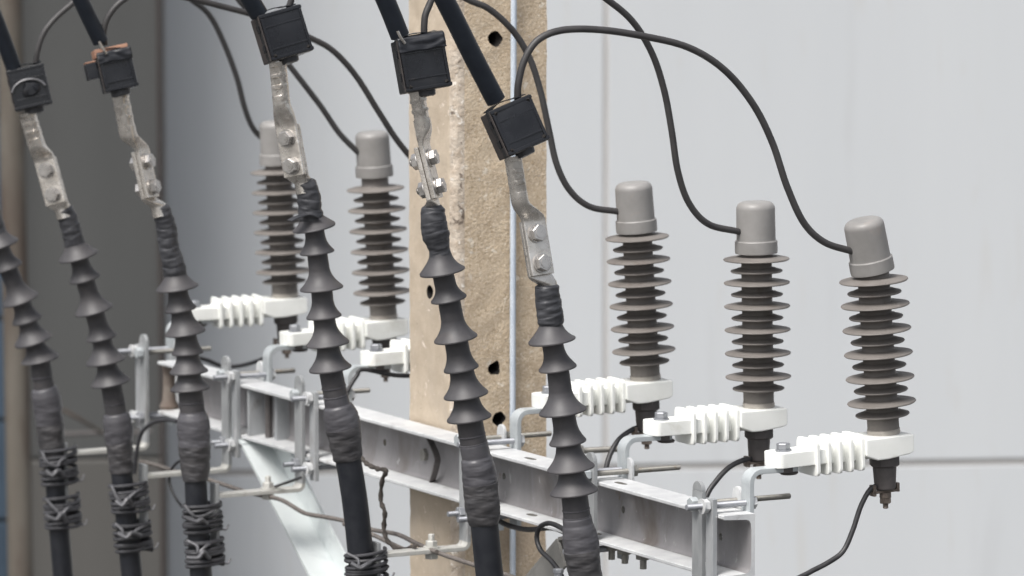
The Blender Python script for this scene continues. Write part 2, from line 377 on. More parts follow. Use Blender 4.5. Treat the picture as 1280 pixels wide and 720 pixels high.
# ------------------------------------------------------------------ concrete pole
up_ = ux(566, .006, -.05)                  # near face of the pole
PWv = .166; PWu = .150
pole = thing('utility_pole', 'square tan concrete pole with bolt holes behind the steel channel', 'utility pole', Vector((*BF(up_ + PWu / 2, .006 + PWv / 2, 0).xy, 0)), ROT)
zt = 8.6
bm = bmesh.new(); hv, hu = PWv / 2, PWu / 2; ch = .010
ring = [(-hv + ch, -hu), (hv, -hu), (hv, hu), (-hv, hu), (-hv, -hu + ch)]
segz = [0, 3.5] + [3.5 + i * .012 for i in range(1, 250)] + [zt]
rg = []
sub = 14
def edgepts():
    pts = []
    for i in range(len(ring)):
        a = Vector(ring[i]); c = Vector(ring[(i + 1) % len(ring)]); k = sub if i in (0, 4, 3) else 3
        if i == 4: k = 4
        for j in range(k): pts.append((a.lerp(c, j / k), i))
    return pts
ep = edgepts()
for z in segz:
    row = []
    for p_, i in ep:
        q = Vector((p_.x, p_.y, z)); nse = noise.noise(q * 38) * .0018 + noise.noise(q * 95) * .0012
        near_edge = math.exp(-((p_.x + hv) ** 2 + (p_.y + hu) ** 2) / (2 * .008 ** 2))
        nse2 = nse * (1 + 1.5 * near_edge) - abs(noise.noise(q * 60 + Vector((5, 5, 5)))) * .005 * near_edge
        d = Vector((p_.x, p_.y, 0)); d.normalize(); row.append(bm.verts.new(q + d * nse2))
    rg.append(row)
for a, c in zip(rg, rg[1:]):
    for i in range(len(ep)):
        j = (i + 1) % len(ep); f = bm.faces.new((a[i], a[j], c[j], c[i]))
        ei = ep[i][1]; f.material_index = 0 if ei in (0, 1, 2) else (2 if ei == 4 else 1)
        if ei == 0 and (ep[i][0].x < -hv + .013): f.material_index = 2
        pass
bm.faces.new(rg[0][::-1]); bm.faces.new(rg[-1])
shaft = fin('shaft', bm, [M['concrete'], M['concside'], M['mortar'], M['hole']], pole, ang=60)
bpy.context.view_layer.update()
cuts = []
inv = pole.matrix_world.inverted()
def holecut(px, py, r, side):
    c = bmesh.new()
    if side == 'b':
        q = inv @ PU(px, py, up_); rings = []
        T = Matrix.Translation((q.x, -hu - .03, q.z)) @ Matrix.Rotation(R_(-90), 4, 'X')
        lathe(c, [(r * 1.12, 0), (r * 1.12, .032), (r * .98, .04), (r * .95, .16)], 18, T)
        for v in c.verts: v.co += Vector((noise.noise(v.co * 90), 0, noise.noise(v.co * 90 + Vector((3, 0, 0))))) * .0055
    else:
        q = inv @ PV(px, py, .006)
        T = Matrix.Translation((-hv - .03, q.y, q.z)) @ Matrix.Rotation(R_(90), 4, 'Y')
        lathe(c, [(r, 0), (r, .12)], 16, T)
    cuts.append(c)
for py in (48, 461, 525, 752, -60): holecut(618 if py < 500 else 624, py, .0105, 'b')
for py in (365, 205, 88): holecut(537, py, .011, 'n')
cut(shaft, cuts)
# conduit down the near face of the pole
q = PU(642, 360, up_ - .012)
bm = bmesh.new(); pts = []
for i in range(40):
    z = i * 8.5 / 39; pts.append(Vector((q.x + math.sin(z * 2.3) * .0015, q.y, z)))
tube(bm, pts, .0048, 12)
tag(fin('conduit', bm, M['conduit'], None, True, Vector((q.x, q.y, 0))), 'thin pale blue vertical conduit running down the near face of the concrete pole', 'conduit')

# ------------------------------------------------------------------ crossarm channel
H = .092; Wf = .051; u_end = ux(197, -Wf, -.02)
arm = thing('steel_crossarm', 'long galvanised steel channel crossarm bolted across the front of the concrete pole', 'crossarm', O.copy(), ROT)
sec = [(0, 0), (-Wf + .001, 0), (-Wf, -.001), (-Wf, -.0045), (-Wf + .0015, -.0058), (-.014, -.0078), (-.0095, -.0095), (-.0068, -.014),
       (-.006, -.024), (-.006, -H + .024), (-.0068, -H + .014), (-.0095, -H + .0095), (-.014, -H + .0078), (-Wf + .0015, -H + .0058), (-Wf, -H + .0045), (-Wf, -H + .001), (-Wf + .001, -H), (0, -H)]
bm = bmesh.new(); rr = []
NU = 40
for i in range(NU + 1):
    y = u_end * i / NU; rr.append([bm.verts.new((p[0], y, p[1])) for p in sec])
for a, c in zip(rr, rr[1:]):
    for i in range(len(sec)):
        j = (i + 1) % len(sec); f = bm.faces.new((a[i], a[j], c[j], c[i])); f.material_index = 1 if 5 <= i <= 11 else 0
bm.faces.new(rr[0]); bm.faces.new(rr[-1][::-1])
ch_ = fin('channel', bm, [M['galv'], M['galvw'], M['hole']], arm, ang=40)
bpy.context.view_layer.update()
cuts = []
for px in (901, 779, 630, 481):
    c = bmesh.new(); q = arm.matrix_world.inverted() @ PV(px, 10, 0); u = ux(px, -.006, -.045)
    lathe(c, [(.0055, -.02), (.0055, .02)], 16, Matrix.Translation((-.003, u, -.045)) @ Matrix.Rotation(R_(90), 4, 'Y')); cuts.append(c)
for px in (776, 663):
    c = bmesh.new(); u = ux(px, -.028, 0)
    for du in (0,): loft(c, [(-.028, u, -.02, .0055, .016, 2.6), (-.028, u, .02, .0055, .016, 2.6)], 20)
    cuts.append(c)
for px in (745, 665):
    c = bmesh.new(); u = ux(px, -.028, -H); loft(c, [(-.028, u, -H - .02, .0055, .014, 2.6), (-.028, u, -H + .02, .0055, .014, 2.6)], 20); cuts.append(c)
cut(ch_, cuts, M['thread'])
# small fittings inside the channel
u = ux(532, -.006, -.05)
bm = bmesh.new(); hexa(bm, (-.006, u, -.046), (-.013, u, -.046), .0105, R_(15)); fin('bolt_head', bm, M['thread'], arm)
bm = bmesh.new()
uu = [ux(535, -.04, -.012), ux(546, -.035, -.040), ux(541, -.03, -.08)]
strip(bm, spl([(-.014, ux(534, -.014, -.01), -.010), (-.02, ux(546, -.02, -.04), -.038), (-.02, ux(545.5, -.02, -.05), -.055), (-.014, ux(540, -.014, -.085), -.084)], 4), .0022, .010, (1, 0, 0), 0)
fin('clip', bm, M['disc'], arm)
u = ux(322, -.03, -.05)
bm = bmesh.new(); box(bm, -.046, -.006, u, u + .007, -H + .007, -.008, .001); fin('stiffener', bm, M['plate'], arm)
bm = bmesh.new(); box(bm, -.030, -.006, u - .075, u - .065, -H + .007, -.008, .001); fin('stiffener', bm, M['plate'], arm)
bm = bmesh.new(); cyl(bm, (-.026, u - .035, -H + .006), (-.026, u - .035, -.007), .006, 12); fin('tie_bolt', bm, M['disc'], arm)
u = ux(210, -.03, -.05)
bm = bmesh.new(); lathe(bm, [(.016, -H + .007), (.017, -H + .012), (.012, -H + .022), (.0105, -.045), (.0105, -.022), (.012, -.009)], 20, Matrix.Translation((-.028, u, 0))); fin('spacer', bm, M['rust'], arm)
# bolt clusters under the beam at the near brace
us = ux(785, -.03, -H)
for du in (-.035, .02, .06):
    bm = bmesh.new(); hexa(bm, (-.024, us + du, -H - .001), (-.024, us + du, -H - .012), .011, .3); cyl(bm, (-.024, us + du, -H - .012), (-.024, us + du, -H - .026), .005, 10)
    fin('bolt', bm, M['thread'], arm)

# ------------------------------------------------------------------ the six phases
EDGE_J = [943, 787, 652, 440, 341, 219]          # near side of the rear strap
EDGE_L = [877, 742, 584, 377, 285, 182]          # near side of the cable arm strap
uJ = [ux(x, .008, .02) for x in EDGE_J]; uL = [ux(x, -.06, -.03) for x in EDGE_L]
print('uJ', [round(x, 3) for x in uJ]); print('uL', [round(x, 3) for x in uL]); print('pole', up_, 'end', u_end)
ORD_A = ['the rightmost surge arrester, the one with the tilted cap', 'the second surge arrester from the right', 'the surge arrester just right of the concrete pole',
         'the surge arrester hidden behind the concrete pole', 'the surge arrester just left of the concrete pole', 'the leftmost, most distant surge arrester']
SW = .024
# clamp with rear J strap ------------------------------------------------
def make_clamp():
    t = thing('strap_clamp', 'x', 'clamp', Vector((0, 0, 0)), ROT)
    # local origin: web back, near side of strap, beam top.  y runs along the beam
    yc = SW / 2
    bm = bmesh.new(); arc = [(.004, yc, -H - .03), (.004, yc, -.05), (.004, yc, .02), (.004, yc, .038)]
    arc += [(.004 + .016 * (1 - math.cos(R_(a))), yc, .040 + .016 * math.sin(R_(a))) for a in range(0, 91, 15)]
    arc += [(.040, yc, .056), (.080, yc, .056)]
    strip(bm, arc, .0075, SW, (0, 1, 0)); fin('rear_strap', bm, M['galvp'], t)
    bm = bmesh.new(); x0 = -Wf - .0085
    box(bm, x0, -Wf - .0008, 0, SW - .004, -H - .032, .022, .001); fin('front_plate', bm, M['plate'], t)
    for z in (.0115, -H - .0115):
        bm = bmesh.new(); thread(bm, (x0 - .036, yc, z), (.001, yc, z), .0046); fin('bolt', bm, M['bolt'], t)
        bm = bmesh.new(); hexa(bm, (x0 - .0095, yc, z), (x0 - .0005, yc, z), .0098, random.random())
        cyl(bm, (x0 - .0115, yc, z), (x0 - .0097, yc, z), .011, 20); fin('nut', bm, M['galv'], t)
        bm = bmesh.new(); hexa(bm, (.008, yc, z), (.016, yc, z), .0098, .2); fin('bolt_head', bm, M['galv'], t)
    return t
clamp = make_clamp(); clamps = [clamp]
for i in range(1, 6): clamps.append(copy_tree(clamp))
CL = ['zinc strap clamp on the near end of the crossarm, carrying the rightmost arrester', 'zinc strap clamp holding the second arrester from the right on the crossarm',
      'zinc strap clamp in front of the concrete pole, holding the arrester just right of it', 'zinc strap clamp between the third ribbed cable from the right and the pole',
      'zinc strap clamp above the pale brace, holding the leftmost arrester but one', 'farthest zinc strap clamp, at the left end of the crossarm']
for i, c in enumerate(clamps):
    c.matrix_world = Matrix.Translation(BF(uJ[i], 0, 0)) @ ROT
    tag(c, CL[i], 'clamp', 'strap clamps along the crossarm')
# cable support arm -------------------------------------------------------
DROP = [.150, .150, .064, .052, .058, .064]
def make_support(i):
    t = thing('cable_support', 'x', 'bracket', Vector((0, 0, 0)), ROT)
    yc = .013; x0 = -Wf - .006; zb = -H - DROP[i]
    bm = bmesh.new(); arc = [(x0, yc, .029), (x0, yc, .020), (x0, yc, -.05), (x0, yc, zb + .012)]
    arc += [(x0 - .010 * (1 - math.cos(R_(a))), yc, zb + .010 - .010 * math.sin(R_(a))) for a in range(0, 91, 18)]
    arc += [(x0 - .08, yc, zb), (x0 - .150, yc, zb)]
    strip(bm, arc, .0065, .028, (0, 1, 0))
    extr(bm, [(.0135 * math.cos(R_(a)), .0135 * math.sin(R_(a))) for a in range(0, 181, 15)], (0, 1, 0), (0, 0, 1), (.0063, 0, 0), (x0 - .00315, yc, .0292), .0006)
    fs = fin('front_strap', bm, [M['galvd'], M['arm']], t)
    for p_ in fs.data.polygons:
        if p_.center.z < zb + .011 or (p_.center.x < x0 - .02): p_.material_index = 1
    bm = bmesh.new(); box(bm, x0 - .156, x0 - .150, 0, .026, zb - .095, zb + .020, .001); fin('end_plate', bm, M['galvd'], t)
    bm = bmesh.new(); z = .0105
    thread(bm, (x0 - .006, yc, z), (.092 if i < 3 else .070, yc, z), .0042); fin('long_bolt', bm, M['thread'], t)
    bm = bmesh.new(); hexa(bm, (x0 - .015, yc, z), (x0 - .0036, yc, z), .0098, .5); fin('bolt_head', bm, M['galvp'], t)
    bm = bmesh.new(); z2 = -H - .0105; thread(bm, (x0 - .03, yc, z2), (.02, yc, z2), .0042); hexa(bm, (x0 - .013, yc, z2), (x0 - .0036, yc, z2), .0098, .1); fin('lower_bolt', bm, M['bolt'], t)
    bm = bmesh.new(); T = Matrix.Translation((.010, yc, z)) @ Matrix.Rotation(R_(12), 4, 'Y')
    pl = [(.012 * math.cos(R_(a)), .010 + .012 * math.sin(R_(a))) for a in range(0, 181, 20)] + [(-.012, -.09), (.012, -.09)]
    extr(bm, pl, (0, 1, 0), (0, 0, 1), (.005, 0, 0), (.004, yc, z - .002), .0008); fin('rear_plate', bm, M['galv'], t)
    bm = bmesh.new(); hexa(bm, (.0095, yc, z), (.018, yc, z), .0095, .9); fin('nut', bm, M['thread'], t)
    # bolt through the arm with washers
    if i >= 2:
        bm = bmesh.new(); xb = x0 - .058
        cyl(bm, (xb, yc, zb + .0034), (xb, yc, zb + .006), .0125, 20); hexa(bm, (xb, yc, zb + .006), (xb, yc, zb + .015), .0092, .3); thread(bm, (xb, yc, zb + .015), (xb, yc, zb + .025), .0052)
        hexa(bm, (xb, yc, zb - .013), (xb, yc, zb - .0034), .011, .1); fin('arm_bolt', bm, M['arm'], t)
    t.matrix_world = Matrix.Translation(BF(uL[i], 0, 0)) @ ROT
    return t
SL = ['dull steel support strap with rounded top at the near end of the crossarm', 'steel support strap right behind the nearest ribbed cable', 'cream steel support arm tied to the third ribbed cable from the right',
      'cream support arm crossing the pale brace, tied to the fourth ribbed cable', 'cream steel support arm tied to the fifth ribbed cable from the right', 'steel support arm at the far left end, tied to the leftmost ribbed cable']
for i in range(6): tag(make_support(i), SL[i], 'bracket', 'cable support arms along the crossarm')

# surge arrester -----------------------------------------------------------
AX = .1665
def make_arrester():
    t = thing('surge_arrester', 'x', 'surge arrester', Vector((0, 0, 0)), ROT)
    # local origin: top of the strap under the bracket bolt; x towards the arrester axis; z up
    br = bmesh.new()
    hw = .0235
    pl = [(-.016 + .0, -hw + .010)] + [(-.012 + .010 * -math.cos(R_(a)), -hw + .010 - .010 * math.sin(R_(a))) for a in range(20, 91, 23)]
    def slab(x0, x1, w, z0, z1, bev):
        box(br, x0, x1, -w, w, z0, z1, bev)
    lo = bmesh.new()
    def rpoly(x0, x1, w, rr, rr2):
        o_ = []
        for cx, cy, a0, q in ((x1 - rr2, w - rr2, 0, rr2), (x0 + rr, w - rr, 90, rr), (x0 + rr, -w + rr, 180, rr), (x1 - rr2, -w + rr2, 270, rr2)):
            for k in range(5): a = R_(a0 + k * 22.5); o_.append((cx + q * math.cos(a), cy + q * math.sin(a)))
        return o_
    extr(br, rpoly(-.022, .064, hw, .010, .002), (1, 0, 0), (0, 1, 0), (0, 0, .021), (0, 0, 0), .0012)
    box(br, .030, .140, -.0125, .0125, -.004, .024, .003)
    for k in range(5):
        xr = .041 + k * .0185
        # rib: a rounded plate standing across the arm
        T = Matrix.Translation((xr, 0, 0)) @ Matrix.Rotation(R_(90), 4, 'Y')
        rib = bmesh.new(); loft(rib, [(-.0090, 0, -.0020, .0260, .0285, 9), (-.0090, 0, -.0030, .0250, .0275, 9)][::-1] + [(-.0090, 0, .0020, .0260, .0285, 9), (-.0090, 0, .0030, .0250, .0275, 9)], 40)
        merge(br, rib, T)
    # housing block that carries the arrester
    pts = []
    blk = bmesh.new()
    secs = []
    P8 = [(AX - .049, .004), (AX - .049, .0285), (AX + .031, .0285), (AX + .031, .0035), (AX + .024, .0005), (AX - .012, -.0035), (AX - .030, -.0035)]
    extr(blk, P8, (1, 0, 0), (0, 0, 1), (0, .066, 0), (0, -.033, 0), .0025)
    merge(br, blk)
    brk = fin('mounting_bracket', br, M['white'], t, ang=38)
    bm = bmesh.new(); hexa(bm, (0, 0, .0235), (0, 0, .0325), .0098, .35); cyl(bm, (0, 0, .0212), (0, 0, .0235), .0115, 24)
    fin('bolt_head', bm, M['bolt'], brk)
    bm = bmesh.new(); cyl(bm, (.008, 0, -.0085), (.008, 0, -.0130), .0135, 24, bev=.002); cyl(bm, (-.0, 0, -.0005), (.0, 0, -.0085), .0145, 16); fin('nut', bm, M['disc'], brk)
    # housing with sheds
    rb = .0228; z0 = .0305; P = .0352; prof = [(rb, z0 + .005), (rb, z0 + .012)]
    for k in range(12):
        zc = z0 + .0265 + k * P / 2; big = (k % 2 == 1); RR = .0492 if big else .0388
        prof += [(rb, zc - .0008), (RR * .6, zc - .0018), (RR - .0012, zc - .0020), (RR, zc - .0008), (RR - .0006, zc + .0006), (RR * .8, zc + .0027), (rb + .006, zc + .0038), (rb + .0012, zc + .0048), (rb, zc + .0060)]
    ztop = z0 + .0265 + 11 * P / 2 + .0095; prof += [(rb, ztop + .022)]
    bm = bmesh.new(); lathe(bm, prof, 64, Matrix.Translation((AX, 0, 0))); fin('housing', bm, M['shed'], t, ang=50)
    bm = bmesh.new(); lathe(bm, [(rb + .0005, .0285), (rb + .001, .030), (rb + .001, .0352), (rb, .036)], 48, Matrix.Translation((AX, 0, 0))); fin('base_ring', bm, M['ring'], t)
    bm = bmesh.new(); zq = ztop - .001; c = [(.024, zq - .001), (.0315, zq + .0002), (.0318, zq + .004), (.0316, zq + .0178), (.0308, zq + .0190), (.0293, zq + .0194), (.0291, zq + .022), (.0288, zq + .060)]
    c += [(.0288 - .011 * (1 - math.cos(R_(a))), zq + .066 + .011 * math.sin(R_(a))) for a in range(0, 91, 15)] + [(.004, zq + .0775)]
    lathe(bm, c, 56); cap = fin('cap', bm, M['cap'], t, ang=30); cap.location = (AX, 0, 0)
    # disconnector under the bracket
    bm = bmesh.new(); T = Matrix.Translation((AX, 0, 0)); lathe(bm, [(.0215, -.003), (.022, -.006), (.022, -.0165), (.019, -.019)], 8, T)
    lathe(bm, [(.017, -.018), (.017, -.022), (.0152, -.050), (.013, -.052)], 32, T); d = fin('disconnector', bm, M['disc'], t)
    bm = bmesh.new(); box(bm, AX - .024, AX + .020, -.006, .006, -.0565, -.053, .0006); cyl(bm, (AX, 0, -.0565), (AX, 0, -.064), .0085, 16); hexa(bm, (AX, 0, -.064), (AX, 0, -.0725), .0085, .2)
    thread(bm, (AX, 0, -.0725), (AX, 0, -.080), .0042)
    box(bm, AX - .023, AX - .018, -.006, .006, -.060, -.044, .0006); box(bm, AX + .016, AX + .021, -.006, .006, -.057, -.044, .0006)
    fin('terminal', bm, M['brass'], d)
    return t, ztop
arr, ZTOP = make_arrester(); arrs = [arr]
for i in range(1, 6): arrs.append(copy_tree(arr))
AL = ['rightmost grey surge arrester with a cap tilted to the left on white ribbed bracket', 'grey surge arrester standing upright, second from the right, its lead looping down from above',
      'grey surge arrester just right of the concrete pole, bracket overlapping the pole edge', 'surge arrester mostly hidden behind the concrete pole, only its white bracket end showing',
      'blurred grey surge arrester just left of the concrete pole', 'farthest surge arrester, half hidden behind the third ribbed cable from the right']
TILT = [2.3, 0.4, 1.5, 1.5, 2.0, 1.6]; LEAN = [2.6, 1.0, 2.4, 0, 1.8, 1.4]; YAW = [0, 0, -2, 0, 0, -8]; OFF = [.013, .018, .012, .009, .006, .001]; LIFT = [.004, 0, 0, 0, .012, .004]
axis_pt = []
for i, a in enumerate(arrs):
    a.matrix_world = Matrix.Translation(BF(uJ[i] + SW / 2, .050 + OFF[i], .060)) @ ROT @ Matrix.Rotation(R_(YAW[i]), 4, 'Z') @ Matrix.Rotation(R_(-TILT[i]), 4, 'Y')
    pv = Matrix.Translation((AX, 0, .03)); LM = pv @ Matrix.Rotation(R_(-LEAN[i]), 4, 'Y') @ pv.inverted()
    for c_ in a.children:
        kind_ = c_.name.split('.')[0]
        if kind_ in ('housing', 'base_ring'): c_.matrix_local = LM
        if kind_ == 'cap':
            pz = Matrix.Translation((AX, 0, ZTOP)); tl = Matrix.Rotation(R_([-8, 0, -1, 0, 0, 0][i]), 4, 'Y')
            c_.matrix_local = LM @ pz @ tl @ pz.inverted() @ Matrix.Translation((AX, 0, LIFT[i]))
    tag(a, AL[i], 'surge arrester', 'surge arresters along the crossarm')
    print('arr', i, [round(x) for x in proj(a.matrix_world @ Vector((AX, 0, .03)))], [round(x) for x in proj(a.matrix_world @ Vector((AX, 0, ZTOP + .077)))])
# ------------------------------------------------------------------ ribbed cable terminations
def interp(tab, y):
    if y <= tab[0][0]:
        (a, p), (c, q) = tab[0], tab[1]; return p + (q - p) * (y - a) / (c - a)
    if y >= tab[-1][0]:
        (a, p), (c, q) = tab[-2], tab[-1]; return p + (q - p) * (y - a) / (c - a)
    for i in range(len(tab) - 1):
        if tab[i][0] <= y <= tab[i + 1][0]:
            p0 = tab[max(i - 1, 0)]; p1 = tab[i]; p2 = tab[i + 1]; p3 = tab[min(i + 2, len(tab) - 1)]
            m1 = (p2[1] - p0[1]) / max(1e-6, p2[0] - p0[0]); m2 = (p3[1] - p1[1]) / max(1e-6, p3[0] - p1[0])
            h = p2[0] - p1[0]; t = (y - p1[0]) / h
            return (2 * t ** 3 - 3 * t * t + 1) * p1[1] + (t ** 3 - 2 * t * t + t) * h * m1 + (-2 * t ** 3 + 3 * t * t) * p2[1] + (t ** 3 - t * t) * h * m2
T = [  # centre (y,x), sheds (y,hw), stem hw top/bottom, top tape profile (y,hw), lower tape profile, cable hw
 dict(c=[(357, 684), (372, 684.5), (395, 688), (426, 690), (460, 697), (514, 703.5), (553, 709.8), (585, 713.7), (615, 717.6), (645, 721), (680, 726), (720, 732), (800, 744)],
      s=[(426, 29.6), (460.5, 23.8), (514.5, 29.8), (553, 23.2), (585.5, 29.8), (615, 30.2)], st=(13, 17.2),
      tt=[(356, 12.5), (358, 15.2), (374, 15.3), (376, 16), (390, 16.6), (392, 17), (403, 16.4), (408, 14)],
      lt=[(645, 17.3), (648, 18.6), (655, 18.8), (658, 20), (668, 21.5), (680, 22.3), (695, 22.0), (710, 20.8), (722, 20.2), (745, 18.8)], cw=17.6),
 dict(c=[(256, 541.5), (272, 541.5), (295, 545), (312, 549.5), (339.5, 553), (374, 561), (423.5, 569.7), (461, 576.6), (494, 582.5), (523, 586.5), (545, 590), (580, 597), (600, 599.5), (630, 603), (655, 605.5), (715, 611.5), (800, 622)],
      s=[(339.5, 28.6), (374, 22.5), (423.5, 27.3), (461, 22), (494, 28), (523, 28)], st=(13, 17),
      tt=[(256, 10), (260, 14.5), (272, 16), (290, 17.2), (297, 16.8), (302, 14.8), (312, 13.4), (322, 14)],
      lt=[(553, 17), (556, 18), (571, 18.2), (574, 20), (582, 21), (600, 21.4), (612, 21.2), (630, 22), (645, 20.5), (652, 19), (655, 17.8)], cw=17.4),
 dict(c=[(226, 382), (250, 386.7), (267, 388), (285, 392.5), (315, 396.3), (361, 402), (396, 405), (430, 409.7), (461, 413), (475, 415.6), (507, 422), (532, 428.5), (550, 431.6), (570, 434.4), (615, 442), (665, 448), (720, 453), (800, 459)],
      s=[(284.7, 27), (315.5, 21.5), (360.7, 27), (396, 22), (430, 27), (461, 26.5)], st=(12, 15.2),
      tt=[(225, 9.5), (228, 12.8), (240, 14.5), (252, 15), (262, 14.4), (268, 15.5), (274, 15.2)],
      lt=[(494, 14.6), (497, 15.6), (506, 16), (508, 18.5), (520, 21.6), (532, 22.2), (550, 20.6), (570, 18.2), (574, 16.8)], cw=16.2),
 dict(c=[(257, 200.3), (283, 207.5), (310, 211.3), (333, 217.5), (360, 221.7), (387, 226), (415, 231.5), (441.7, 234.5), (465, 236), (486, 238), (510, 240), (535, 242), (560, 243), (585, 244), (615, 245), (712, 251), (800, 256)],
      s=[(360, 26.5), (387, 19.8), (416, 25.5), (441.5, 19.8), (465, 24), (486, 24.8)], st=(12, 15.8),
      tt=[(257, 9), (259, 11.2), (283, 12.6), (310, 12.8), (333, 14.6), (340, 14.8), (346, 13.5)],
      lt=[(514, 15.9), (517, 17.5), (524, 20), (535, 20.9), (560, 19.6), (585, 17.6), (600, 15.6)], cw=14),
 dict(c=[(258, 79), (283, 88), (303, 93), (320.5, 98), (349, 106.2), (388, 117.5), (422.5, 127), (451.6, 132.6), (478.6, 138.3), (503, 143), (535, 147.6), (563, 150), (600, 152.8), (720, 165), (800, 172)],
      s=[(320.5, 25), (348.7, 19.5), (388, 24.3), (422.5, 19), (451.6, 24.8), (478.6, 24.6)], st=(11.5, 13.2),
      tt=[(259, 8.5), (262, 11), (283, 12.4), (303, 13), (308, 12.5)],
      lt=[(516, 13.3), (518, 16), (525, 18), (540, 18.2), (563, 16.2), (590, 14.2)], cw=13.4),
 dict(c=[(200, -28), (270, -10), (306, 0), (334, 9.5), (375, 25.8), (400, 34), (426, 42), (449.5, 50), (470, 52), (502, 58.4), (535, 62.5), (567, 66), (720, 79), (800, 86)],
      s=[(306, 23.5), (334, 19), (375, 23.2), (400.3, 19), (426, 24.3), (449.5, 24)], st=(11, 13),
      tt=[(240, 8.5), (242, 10.5), (262, 12), (290, 12.2), (294, 12)],
      lt=[(484, 13), (486, 16), (494, 18), (505, 18.2), (535, 16.8), (560, 14.8), (575, 13.6)], cw=12.8)]
TL = ['nearest ribbed grey cable termination, crossing the crossarm right of the pole', 'ribbed grey cable termination in front of the concrete pole', 'ribbed cable termination left of the pole with a crooked tape flap above its top skirt',
      'ribbed grey cable termination fourth from the right, in front of the crossarm end', 'ribbed grey cable termination second from the left', 'leftmost ribbed grey cable termination, its top cut off by the photo edge']
def sweep_prof(bm, d, u, prof, segs=40, rf=None):
    rings = []
    for y, hw in prof:
        c0 = PU(interp(d['c'], y), y, u); t_ = (PU(interp(d['c'], y - 4), y - 4, u) - PU(interp(d['c'], y + 4), y + 4, u)).normalized()
        x = b.cross(t_).normalized(); yv = t_.cross(x); s = mpp(c0); ring = []
        for k in range(segs):
            a = 2 * math.pi * k / segs; r = hw * s
            if rf: r += rf(y, a) * s
            ring.append(bm.verts.new(c0 + x * (r * math.cos(a)) + yv * (r * math.sin(a))))
        rings.append(ring)
    for a, c in zip(rings, rings[1:]):
        for k in range(segs):
            j = (k + 1) % segs; bm.faces.new((a[k], a[j], c[j], c[k]))
    bm.faces.new(rings[0][::-1]); bm.faces.new(rings[-1])
def dense(prof, step=1.5):
    out = []; y = prof[0][0]
    while y < prof[-1][0]:
        for (a, p), (c, q) in zip(prof, prof[1:]):
            if a <= y <= c: out.append((y, p + (q - p) * (y - a) / (c - a))); break
        y += step
    out.append(prof[-1]); return out
for i, d in enumerate(T):
    u = uL[i] + .014
    basep = PU(interp(d['c'], 790), 790, u)
    print('T', i, 'v', round((PU(interp(d['c'], 700), 700, u) - O).dot(n), 3), 'depth', round(depth(basep), 2))
    t = thing('cable_termination', TL[i], 'cable termination', basep, None, 'ribbed cable terminations hanging in front of the crossarm')
    s0, s1 = d['st']; y0, y1 = d['s'][0][0] - 26, d['lt'][0][0] + 4
    stem = lambda y: s0 + (s1 - s0) * min(1, max(0, (y - y0) / (y1 - y0)))
    prof = [(d['tt'][-1][0] - 12, stem(y0) - 1)]
    prev = prof[0][0]
    for k, (ys, hw) in enumerate(d['s']):
        hh = (25 if hw > s1 + 9 or hw > 22.8 else 20) * (hw / 28 if hw > 22 else hw / 22); st_ = max(ys - hh, prev + 3)
        prof.append((st_, stem(st_)))
        for q in range(1, 9):
            tq = q / 8; prof.append((st_ + (ys - 1.6 - st_) * tq, stem(ys) + (hw - stem(ys)) * (tq ** 1.95) * 1.0))
        prof += [(ys - .6, hw + .35), (ys + .6, hw + .1), (ys + .4, hw - 1.2), (ys - 2.6, stem(ys) + 3), (ys - 2.2, stem(ys) + .3), (ys + 2, stem(ys))]
        prev = ys + 2
    prof += [(y1, stem(y1))]
    bm = bmesh.new(); sweep_prof(bm, d, u, prof, 56); fin('shed_sleeve', bm, M['sleeve'], t, True, ang=42)
    ph = i * 1.7
    def rt(y, a, ph=ph, y0=d['tt'][0][0]):
        q = noise.noise(Vector((math.cos(a) * 1.4, math.sin(a) * 1.4, y / 5 + ph * 9))) * 1.3
        edge = ((y + 4.5 * math.cos(a + ph) - y0) / 12.0) % 1.0
        return q * .75 + (-.6 * (edge ** 5)) + .25
    bm = bmesh.new(); sweep_prof(bm, d, u, dense(d['tt'], .8), 48, rt); fin('top_tape', bm, M['tape'], t, True, ang=60)
    def rl(y, a, ph=ph, y0=d['lt'][0][0]):
        q = noise.noise(Vector((math.cos(a) * 1.2, math.sin(a) * 1.2, y / 9 + ph * 5))) * 1.5 + noise.noise(Vector((math.cos(a) * 2.4, math.sin(a) * 2.4, y / 2.8 + ph))) * .5
        env = min(1, max(0, (y - y0 - 10) / 15)); edge = ((y + 5 * math.cos(a + ph * 2) - y0) / (19.0 + 3 * math.sin(ph))) % 1.0
        return q * 1.0 * env + (.25 - .5 * edge ** 6) * (.4 + .6 * env)
    dl = dense(d['lt'], 1.0); ks = int(len(dl) * (.50 if i else .42))
    bm = bmesh.new(); sweep_prof(bm, d, u, dl[:ks + 3], 56, lambda y, a: rl(y, a) * .75 - .15); fin('lower_tape', bm, M['tapeup'], t, True, ang=60)
    bm = bmesh.new(); sweep_prof(bm, d, u, [(dl[ks][0] - .3, dl[ks][1] - 1.5)] + [(y, h_ + .35) for y, h_ in dl[ks:]], 56, rl); fin('outer_wrap', bm, M['tapelow'], t, True, ang=60)
    for yr in (d['lt'][0][0] + 1, d['lt'][0][0] - 8 - i):
        bm = bmesh.new(); hr = stem(yr) + .5; sweep_prof(bm, d, u, [(yr - 1.1, hr - .7), (yr - .6, hr + .3), (yr + .4, hr + .3), (yr + .9, hr - .7)], 48); fin('edge_ring', bm, M['tapeup'], t, True)
    yb = d['lt'][-1][0]
    bm = bmesh.new(); sweep_prof(bm, d, u, [(yb - 4, d['cw'] - .3), (yb, d['cw'])] + [(yb + (900 - yb) * k / 14, d['cw']) for k in range(1, 15)] + [(900 + 120 * k, d['cw']) for k in range(1, 18)], 40); fin('cable', bm, M['cable'], t, True)
